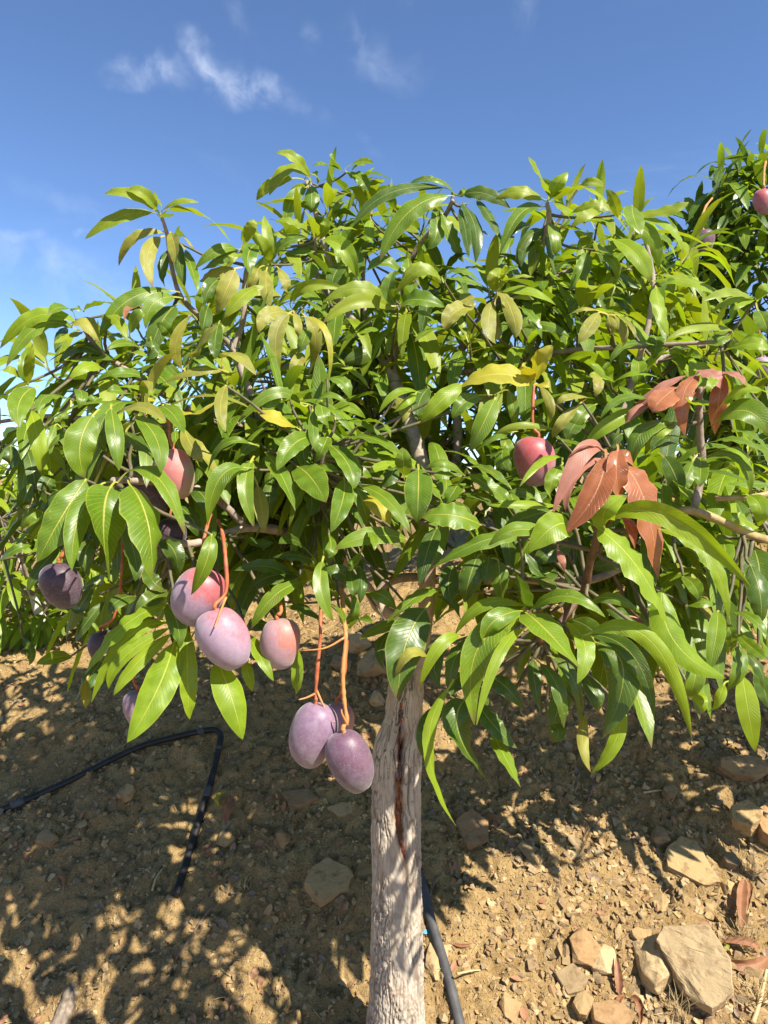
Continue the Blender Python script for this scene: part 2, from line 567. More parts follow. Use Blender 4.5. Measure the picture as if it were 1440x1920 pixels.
def mango_mat(name, top, mid, low, blush, bdir, bamt, bloom=0.35):
    """skin in the object's own axes: z from tip (-1) to stalk (+1) of a unit fruit"""
    def fn(b):
        oc = b.n('ShaderNodeTexCoord').outputs['Object']
        q = b.vm('SCALE', oc); q.node.inputs['Scale'].default_value = 1 / 0.055
        z = b.n('ShaderNodeSeparateXYZ', None, Vector=q).outputs[2]
        n1 = b.noise(q, 1.6, 4, 0.6)
        t = b.m('ADD', b.m('MULTIPLY_ADD', z, 0.5, 0.5), b.m('MULTIPLY', b.m('SUBTRACT', n1, 0.5), 0.5))
        col = b.ramp(t, [(0.0, low), (0.35, mid), (0.72, mid), (1.0, top)])
        dt = b.vm('DOT_PRODUCT', q, tuple(norm(np.array(bdir, dtype=float))), 1)
        bl = b.rng(b.m('ADD', dt, b.m('MULTIPLY', b.m('SUBTRACT', b.noise(q, 2.6, 5, 0.65), 0.5), 1.6)), 0.0, 0.75, 0, min(1.0, bamt * 1.2), True)
        col = b.mix(bl, col, blush)
        pw = b.rng(b.noise(q, 3.0, 7, 0.75, 0.6), 0.36, 0.66, 0, min(1.0, bloom * 1.7))
        col = b.mix(b.m('MULTIPLY', pw, b.m('SUBTRACT', 1.0, b.m('MULTIPLY', bl, 0.75))), col, (0.47, 0.40, 0.44))
        ms = b.n('ShaderNodeMapping', None, Vector=q); ms.inputs['Scale'].default_value = (5, 5, 0.7)
        col = b.mix(b.rng(b.noise(ms.outputs[0], 1.3, 4, 0.6), 0.62, 0.72, 0, 0.35), col, tuple(x * 0.55 for x in mid))
        dots = b.n('ShaderNodeTexVoronoi', dict(feature='F1'), Vector=q, Scale=17.0).outputs['Distance']
        col = b.mix(b.rng(dots, 0.20, 0.09, 0, 0.5), col, (0.58, 0.47, 0.42))
        bmp = b.n('ShaderNodeBump', None, Strength=0.12, Distance=0.002, Height=b.noise(q, 12, 3))
        col = b.mix(1.0, col, (0.80, 0.81, 0.81), 'MULTIPLY')
        return principled(b, col, b.m('MULTIPLY_ADD', bl, -0.16, 0.58), 0.4, Normal=bmp, Sheen_Weight=0.25, Sheen_Roughness=0.4)
    return material(name, fn)


LILAC = (0.345, 0.215, 0.295); PURP = (0.225, 0.105, 0.185); GREYG = (0.215, 0.205, 0.19); RED = (0.52, 0.085, 0.075); PINK = (0.50, 0.20, 0.22)
mango_mat('skin_lilac_blush', PINK, LILAC, (0.30, 0.24, 0.29), RED, (0.8, -0.3, 0.5), 0.75)
mango_mat('skin_lilac', (0.40, 0.215, 0.29), (0.385, 0.245, 0.335), (0.29, 0.225, 0.275), RED, (0.6, 0.1, 0.9), 0.5)
mango_mat('skin_peach', (0.50, 0.23, 0.20), (0.44, 0.24, 0.27), (0.36, 0.30, 0.31), (0.56, 0.17, 0.09), (0.7, -0.5, 0.35), 0.75)
mango_mat('skin_purple', (0.31, 0.18, 0.255), (0.245, 0.150, 0.210), (0.19, 0.165, 0.17), PURP, (0.2, -0.5, 0.2), 0.5)
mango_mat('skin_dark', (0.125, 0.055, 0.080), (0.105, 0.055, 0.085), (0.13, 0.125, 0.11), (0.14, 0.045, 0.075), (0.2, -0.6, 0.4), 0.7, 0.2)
mango_mat('skin_purple_shaded', (0.165, 0.082, 0.120), (0.130, 0.078, 0.118), (0.130, 0.128, 0.118), (0.155, 0.062, 0.100), (0.2, -0.6, 0.4), 0.7, 0.2)  # dark purple skin with the shade on the fruit mixed into the colour
mango_mat('skin_painted_shade', (0.070, 0.034, 0.046), (0.060, 0.034, 0.048), (0.075, 0.070, 0.064), (0.080, 0.028, 0.042), (0.2, -0.6, 0.4), 0.6, 0.12)  # near-black skin: the deep shade on these fruits is put into the colour
mango_mat('skin_red', RED, (0.42, 0.115, 0.14), (0.30, 0.17, 0.20), (0.50, 0.07, 0.07), (-0.1, -0.6, 0.5), 0.7, 0.25)
mango_mat('skin_rose', (0.60, 0.10, 0.08), (0.56, 0.17, 0.15), (0.42, 0.24, 0.22), (0.33, 0.34, 0.10), (1.0, 0.3, -0.3), 0.6, 0.15)

# ------------------------------------------------------------------ the ground, one sheet out to the horizon
def axis(lo, hi, step, far, grow=1.22):
    a = list(np.arange(lo, hi, step))
    s = step
    while a[-1] < far:
        s *= grow
        a.append(a[-1] + s)
    s = step
    b = [a[0]]
    while b[-1] > -far:
        s *= grow
        b.append(b[-1] - s)
    return np.array(b[:0:-1] + a)


def build_ground():
    X = axis(-1.75, 2.1, 0.0085, 700)
    Y = axis(1.25, 3.6, 0.0085, 700)
    GX, GY = np.meshgrid(X, Y)
    Z = ground_z(GX, GY)
    V = np.stack([GX, GY, Z], -1).reshape(-1, 3)
    nx, ny = len(X), len(Y)
    i = np.arange(ny - 1)[:, None]; j = np.arange(nx - 1)[None, :]
    Fq = np.stack([i * nx + j, i * nx + j + 1, (i + 1) * nx + j + 1, (i + 1) * nx + j], -1).reshape(-1, 4)
    g = mesh_obj('ground', V, Fq, 'soil')
    tag(g, 'dry stony tan soil slope rising behind the tree', kind='structure')
    return g


GROUND = build_ground()


# ------------------------------------------------------------------ stones
def hull(points):
    import bmesh
    bm = bmesh.new()
    for p in points:
        bm.verts.new(p)
    r = bmesh.ops.convex_hull(bm, input=list(bm.verts))
    junk = [e for e in r['geom_interior'] if isinstance(e, bmesh.types.BMVert)]
    if junk:
        bmesh.ops.delete(bm, geom=junk, context='VERTS')
    bm.verts.ensure_lookup_table()
    bm.verts.index_update()
    V = np.array([v.co[:] for v in bm.verts])
    Fc = [[v.index for v in f.verts] for f in bm.faces]
    bm.free()
    return V, Fc


def rock_shape(rs, n=13, flat=0.5, slab=False):
    if slab:
        k = rs.randint(5, 8)
        th = np.sort(rs.rand(k)) * 2 * PI + np.linspace(0, 2 * PI, k, endpoint=False) * 0.0
        th = np.linspace(0, 2 * PI, k, endpoint=False) + rs.uniform(-0.4, 0.4, k)
        r = rs.uniform(0.75, 1.08, k)
        P = []
        for t, q in zip(th, r):
            P.append((q * math.cos(t), q * math.sin(t), flat * rs.uniform(0.65, 1.0)))
            P.append((q * 1.03 * math.cos(t + 0.1), q * 1.03 * math.sin(t + 0.1), -flat * rs.uniform(0.6, 1.0)))
        return hull(P)
    P = rs.normal(size=(n, 3))
    P /= np.linalg.norm(P, axis=1)[:, None]
    P *= rs.uniform(0.72, 1.05, (n, 1))
    P[:, 2] *= flat
    return hull(P.tolist())


ROCKS = [rock_shape(np.random.RandomState(50 + k), 8 + k % 3, [0.34, 0.5, 0.25, 0.6][k % 4]) for k in range(14)]
ROCK_ME = []
for V, Fc in ROCKS:
    me = bpy.data.meshes.new('stone')
    me.from_pydata(V.tolist(), [], Fc)
    me.materials.append(MATS['stone'])
    a = me.attributes.new('rnd', 'FLOAT', 'POINT')
    ROCK_ME.append(me)


def basis_on_ground(x, y, spin, tilt):
    n = ground_n(x, y)
    n = norm(n + np.array(tilt))
    a = norm(np.cross(n, np.array([math.cos(spin), math.sin(spin), 0.1])))
    c = np.cross(n, a)
    return np.stack([a, c, n], 1)


def scatter_density(x, y):
    """more stone on the right-hand side of the slope, a little all over"""
    return 0.52 + 0.48 * sstep(0.1, 0.6, x - 0.15 * (y - 2))


def build_stones():
    rs = np.random.RandomState(5)
    placed = 0
    while placed < 300:
        y = 1.45 + 2.3 * rs.rand() ** 1.35
        x = rs.uniform(-0.62, 0.66) * y
        if rs.rand() > scatter_density(x, y):
            continue
        s = 0.012 + 0.026 * rs.rand() ** 2.2
        z = float(ground_z(x, y))
        B = basis_on_ground(x, y, rs.rand() * 6.3, rs.uniform(-0.35, 0.35, 3))
        o = bpy.data.objects.new('stone', ROCK_ME[rs.randint(len(ROCK_ME))])
        link(o, GROUND)
        sc = s * np.array([rs.uniform(0.8, 1.35), rs.uniform(0.7, 1.1), rs.uniform(0.6, 1.0)])
        M = np.eye(4)
        M[:3, :3] = B * sc
        M[:3, 3] = np.array([x, y, z]) + B[:, 2] * sc[2] * 0.12
        o.matrix_local = Matrix(M.tolist())
        placed += 1
    # gravel too small to pick apart
    n = 60000
    y = 1.40 + 2.6 * rs.rand(n) ** 1.5
    x = rs.uniform(-0.66, 0.72, n) * y
    dens = 0.25 + scatter_density(x, y) * (0.60 + 1.3 * vnoise(x * 3.0, y * 3.0))
    keep = rs.rand(n) < dens
    x, y = x[keep], y[keep]
    zz = ground_z(x, y)
    gx = (ground_base(x + 0.05, y) - ground_base(x - 0.05, y)) / 0.1
    gy = (ground_base(x, y + 0.05) - ground_base(x, y - 0.05)) / 0.1
    n = len(x)
    Nn = np.stack([-gx, -gy, np.ones(n)], 1)
    Nn /= np.linalg.norm(Nn, axis=1)[:, None]
    Nn += rs.uniform(-0.6, 0.6, (n, 3))
    Nn /= np.linalg.norm(Nn, axis=1)[:, None]
    sp = rs.rand(n) * 6.3
    A = np.cross(Nn, np.stack([np.cos(sp), np.sin(sp), np.full(n, 0.1)], 1))
    A /= np.linalg.norm(A, axis=1)[:, None]
    Bv = np.cross(Nn, A)
    sz = 0.0024 + 0.0125 * rs.rand(n) ** 2.5
    sz = sz * (0.55 + 0.85 * scatter_density(x, y))
    which = rs.randint(len(ROCKS), size=n)
    Vs, Fs, Rn = [], [], []
    off = 0
    for k in range(n):
        V, Fc = ROCKS[which[k]]
        W = (V * sz[k] * rs.uniform(0.7, 1.3, 3)) @ np.stack([A[k], Bv[k], Nn[k]]) + np.array([x[k], y[k], zz[k] + sz[k] * 0.18])
        Vs.append(W)
        Fs.extend([[i + off for i in f] for f in Fc])
        Rn.append(np.full(len(W), rs.rand()))
        off += len(W)
    g = mesh_obj('gravel', np.vstack(Vs), Fs, 'stone', smooth=False, attrs={'rnd': np.concatenate(Rn)})
    tag(g, 'small angular gravel strewn over the soil slope', 'gravel', kind='stuff')


build_stones()


def big_rock(px, py, w, h, seed, label, spin=0.0, thick=0.5, slab=False, tone=0.3, tilt=(0, 0, 0), n=14, sink=0.26, name='rock'):
    """a rock whose outline spans about w x h photo pixels where it lies on the slope"""
    p = ground_at(px, py)
    d = (p - CAM) @ FWD
    rs = np.random.RandomState(seed)
    V, Fc = rock_shape(rs, n, 1.0, slab)
    V = V / np.abs(V).max(0)
    nrm = norm(ground_n(p[0], p[1]) + np.array(tilt))
    a = norm(np.array([math.cos(spin), 0, math.sin(spin)]))
    a = norm(a - nrm * (a @ nrm))
    c = np.cross(nrm, a)
    sx, sy = w * d / F_PX / 2, h * d / F_PX / 2
    sz = thick * min(sx, sy)
    W = V[:, :1] * sx * a + V[:, 1:2] * sy * c + V[:, 2:3] * sz * nrm
    W = W + p + nrm * sz * (1 - 2 * sink)
    # chip the faces: split each into a fan round a centre moved in or out, so that the rock is not a smooth hull
    import bmesh
    bm = bmesh.new()
    vs = [bm.verts.new(q) for q in W]
    for f in Fc:
        bm.faces.new([vs[i] for i in f])
    bmesh.ops.bevel(bm, geom=list(bm.edges), offset=min(sx, sy, sz) * 0.035, segments=1, affect='EDGES')
    bmesh.ops.triangulate(bm, faces=bm.faces[:])
    bmesh.ops.subdivide_edges(bm, edges=[e for e in bm.edges if e.calc_length() > min(sx, sy) * 0.4], cuts=3, use_grid_fill=True)
    bmesh.ops.subdivide_edges(bm, edges=[e for e in bm.edges if e.calc_length() > min(sx, sy) * 0.3], cuts=1, use_grid_fill=True)
    bmesh.ops.triangulate(bm, faces=bm.faces[:])
    for v in bm.verts:
        q = np.array(v.co[:])
        g = lambda f, o_, i, j: float(vnoise(np.array(q[i] * f + seed * 1.7 + o_), np.array(q[j] * f + o_)))
        lay = (q - p) @ nrm / sz                                   # bedding: the rock splits in steps
        v.co = Vector(q + nrm * sz * (0.10 * g(45, 0, 0, 2) + 0.09 * g(110, 3, 0, 1)) + a * (sx * 0.05 * g(60, 5, 1, 2) + sx * 0.035 * math.sin(lay * 9 + seed)) + c * (sy * 0.07 * g(60, 9, 0, 2)))
    bm.verts.index_update()
    V2 = np.array([v.co[:] for v in bm.verts]); F2 = [[v.index for v in f.verts] for f in bm.faces]
    bm.free()
    o = mesh_obj(name, V2, F2, 'stone', origin=p, smooth=False, attrs={'rnd': np.full(len(V2), tone)})
    tag(o, label, 'rock', 'loose rocks lying on the slope')
    return o


big_rock(1308, 1822, 112, 150, 3, 'large tan slab of rock with grey stains leaning at lower right', 0.5, 0.75, True, 0.25, (-0.3, -0.2, 0))
big_rock(1226, 1812, 78, 100, 8, 'blocky brown rock just left of the large stained slab', 0.1, 0.9, False, 0.9, (-0.1, -0.2, 0))
big_rock(1292, 1620, 92, 112, 21, 'broad flat tan rock sunk in the soil above the large stained slab', 0.9, 0.28, True, 0.68, (0, 0, 0), sink=0.35)
big_rock(1388, 1448, 100, 56, 31, 'layered brown rock with a pale top edge under the right-hand leaves', -0.35, 0.8, True, 0.3, (0, -0.3, 0))
big_rock(1396, 1540, 62, 62, 34, 'grey angular rock at the right edge below the layered rock', 0.3, 0.8, True, 0.62, (-0.2, 0, 0))
big_rock(1436, 1556, 46, 84, 36, 'upright rock cut off by the right edge of the photo', 0.2, 0.8, True, 0.5)
big_rock(888, 1556, 66, 74, 41, 'pale flat tile-shaped stone right of the trunk below the lime leaf', 0.3, 0.30, True, 0.7, (0.05, -0.1, 0))
big_rock(616, 1656, 92, 84, 47, 'grey flat stone lying left of the trunk in dappled light', 0.2, 0.30, True, 0.60, (0.1, 0, 0))
big_rock(1090, 1776, 62, 72, 52, 'dark brown rock standing at the edge of the sunlit soil', -0.3, 0.7, False, 0.88, (0.2, -0.1, 0))
big_rock(1128, 1806, 56, 66, 55, 'brown rock touching the right side of the dark brown rock', 0.6, 0.7, False, 0.32)
big_rock(1070, 1842, 62, 60, 58, 'pale angular rock in front of the two brown rocks', 0.2, 0.6, True, 0.2)
big_rock(1088, 1890, 50, 44, 61, 'small cubic tan rock near the bottom edge right of the sunlit soil', 0.7, 0.9, True, 0.7)
big_rock(1140, 1908, 92, 52, 64, 'long pale rock at the bottom edge beside red fallen leaves', -0.45, 0.7, True, 0.2)
big_rock(957, 1894, 44, 46, 67, 'rounded ochre stone alone on the sunlit soil by the bottom edge', 0.1, 0.9, False, 0.22)
big_rock(822, 1806, 52, 76, 70, 'flat olive grey stone between the trunk and the thick hose', 0.2, 0.35, False, 0.6)
big_rock(1196, 1760, 34, 36, 73, 'small diamond-shaped pale stone above the blocky brown rock', 0.8, 0.8, True, 0.2)
big_rock(1256, 1492, 32, 30, 76, 'small buff cube of stone beside a bleached twig', 0.1, 0.9, True, 0.2)
big_rock(1232, 1572, 38, 34, 79, 'small grey rock left of the broad flat tan rock', 0.2, 0.8, False, 0.6)
big_rock(1366, 1618, 34, 32, 82, 'small pale rock right of the broad flat tan rock', 0.2, 0.8, True, 0.2)
big_rock(1368, 1672, 34, 34, 85, 'pale chipped rock beside the curled rust leaf', 0.2, 0.8, False, 0.7)
big_rock(700, 1256, 66, 56, 88, 'grey rock in shade just left of the trunk fork', 0.2, 0.9, False, 0.6)
big_rock(672, 1216, 56, 46, 91, 'dark angular rock behind the orange mango stalk', -0.2, 0.9, False, 0.98)
big_rock(640, 1252, 44, 40, 94, 'dark rock low between the two long mango stalks', 0.2, 0.9, False, 0.98)
big_rock(708, 1316, 36, 30, 97, 'pale sunlit rock left of the slit in the trunk', 0.2, 0.9, False, 0.2)
big_rock(560, 1500, 76, 40, 100, 'pale flat stone below the lowest left mango', 0.15, 0.4, True, 0.45)
big_rock(640, 1520, 54, 30, 103, 'tan flat stone below the darkest hanging mango', -0.1, 0.4, True, 0.7)
big_rock(530, 1575, 30, 42, 106, 'egg-shaped ochre stone in the left soil', 0.1, 0.8, False, 0.22)
big_rock(424, 1580, 40, 40, 109, 'round brown stone with a lit face right of the bent black pipe', 0.1, 0.8, False, 0.86)
big_rock(90, 1576, 40, 36, 112, 'grey-brown square stone in the shaded soil at far left', 0.4, 0.6, True, 0.5)
big_rock(238, 1490, 30, 32, 115, 'grey four-sided stone inside the bend of the black pipe', 0.2, 0.7, True, 0.6)

# ------------------------------------------------------------------ mango trees: leaves
class Leaf:
    __slots__ = ('V', 'F', 'uv', 'type', 'rnd', 'base', 'tree', 'shoot', 'hits', 'hero')


LOD = {}


def leaf_template(nv, nu, npet):
    key = (nv, nu, npet)
    if key in LOD:
        return LOD[key]
    rows = npet + nv + 1
    cols = nu + 1
    Fq = []
    for r in range(rows - 1):
        for c in range(cols - 1):
            a = r * cols + c
            Fq.append((a, a + 1, a + cols + 1, a + cols))
    v = np.concatenate([np.linspace(-0.12, -0.012, npet), np.linspace(0, 1, nv + 1)])
    u = np.linspace(-1, 1, cols)
    prof = np.where(v > 0, np.clip(v, 0, 1) ** 0.58 * np.clip(1 - v, 0, 1) ** 0.80, 0)
    prof = prof / prof.max()
    LOD[key] = (np.array(Fq), v, u, prof)
    return LOD[key]


def make_leaf(C, Pet, width, typ, tree, shoot, nh, lod='mid', fold=0.25, curl=0.0, wave=0.0, twist=0.0, hero=False):
    """C: curve samples of the blade (K,3); Pet: end of the petiole on the shoot; nh: direction the upper face turns to"""
    nv, nu = {'hero': (18, 6), 'mid': (10, 4), 'low': (6, 2)}[lod]
    npet = 4 if lod != 'low' else 2
    Fq, v, u, prof = leaf_template(nv, nu, npet)
    C = catmull(C, nv + 1) if len(C) != nv + 1 else C
    t0 = norm(C[1] - C[0])
    s = np.linspace(0, 1, npet, endpoint=False)[:, None]
    L = np.linalg.norm(C[0] - Pet)
    ctl = C[0] - t0 * L * 0.5
    P = (1 - s) ** 2 * Pet + 2 * s * (1 - s) * ctl + s ** 2 * C[0]
    cc = np.vstack([P, C])
    T = np.gradient(cc, axis=0)
    T /= np.linalg.norm(T, axis=1)[:, None] + 1e-12
    S = np.cross(T, nh)
    ln = np.linalg.norm(S, axis=1)[:, None]
    S = S / (ln + 1e-9)
    N = np.cross(S, T)
    ang = twist * np.clip(v, 0, 1)
    S2 = S * np.cos(ang)[:, None] + N * np.sin(ang)[:, None]
    N2 = -S * np.sin(ang)[:, None] + N * np.cos(ang)[:, None]
    hw = prof * width / 2
    hw = np.where(v <= 0.0, 0.0017, np.maximum(hw, 0.0004))
    U = u[None, :]
    ph = random.random() * 6.3
    k = 3.0 + 2 * random.random()
    out = U * hw[:, None]
    fz = (np.abs(U) * fold - curl * U ** 2) * hw[:, None]
    fz = fz + wave * width * np.sin(k * 2 * PI * v[:, None] + ph + (U > 0) * 1.7) * U ** 2 * np.clip(prof, 0, 1)[:, None]
    V = cc[:, None, :] + S2[:, None, :] * out[:, :, None] + N2[:, None, :] * fz[:, :, None]
    uvu = np.where(v[:, None] <= 0, 0.5 + U * 0.01, 0.5 + U * 0.5)
    uv = np.stack([np.broadcast_to(uvu, fz.shape), np.broadcast_to(np.clip(v, 0, 1)[:, None], fz.shape)], -1)
    lf = Leaf()
    lf.V = V.reshape(-1, 3); lf.F = Fq; lf.uv = uv.reshape(-1, 2)
    lf.type = typ; lf.rnd = random.random(); lf.base = Pet; lf.tree = tree; lf.shoot = shoot; lf.hits = 0; lf.hero = hero
    LEAVES.append(lf)
    return lf


LEAVES = []

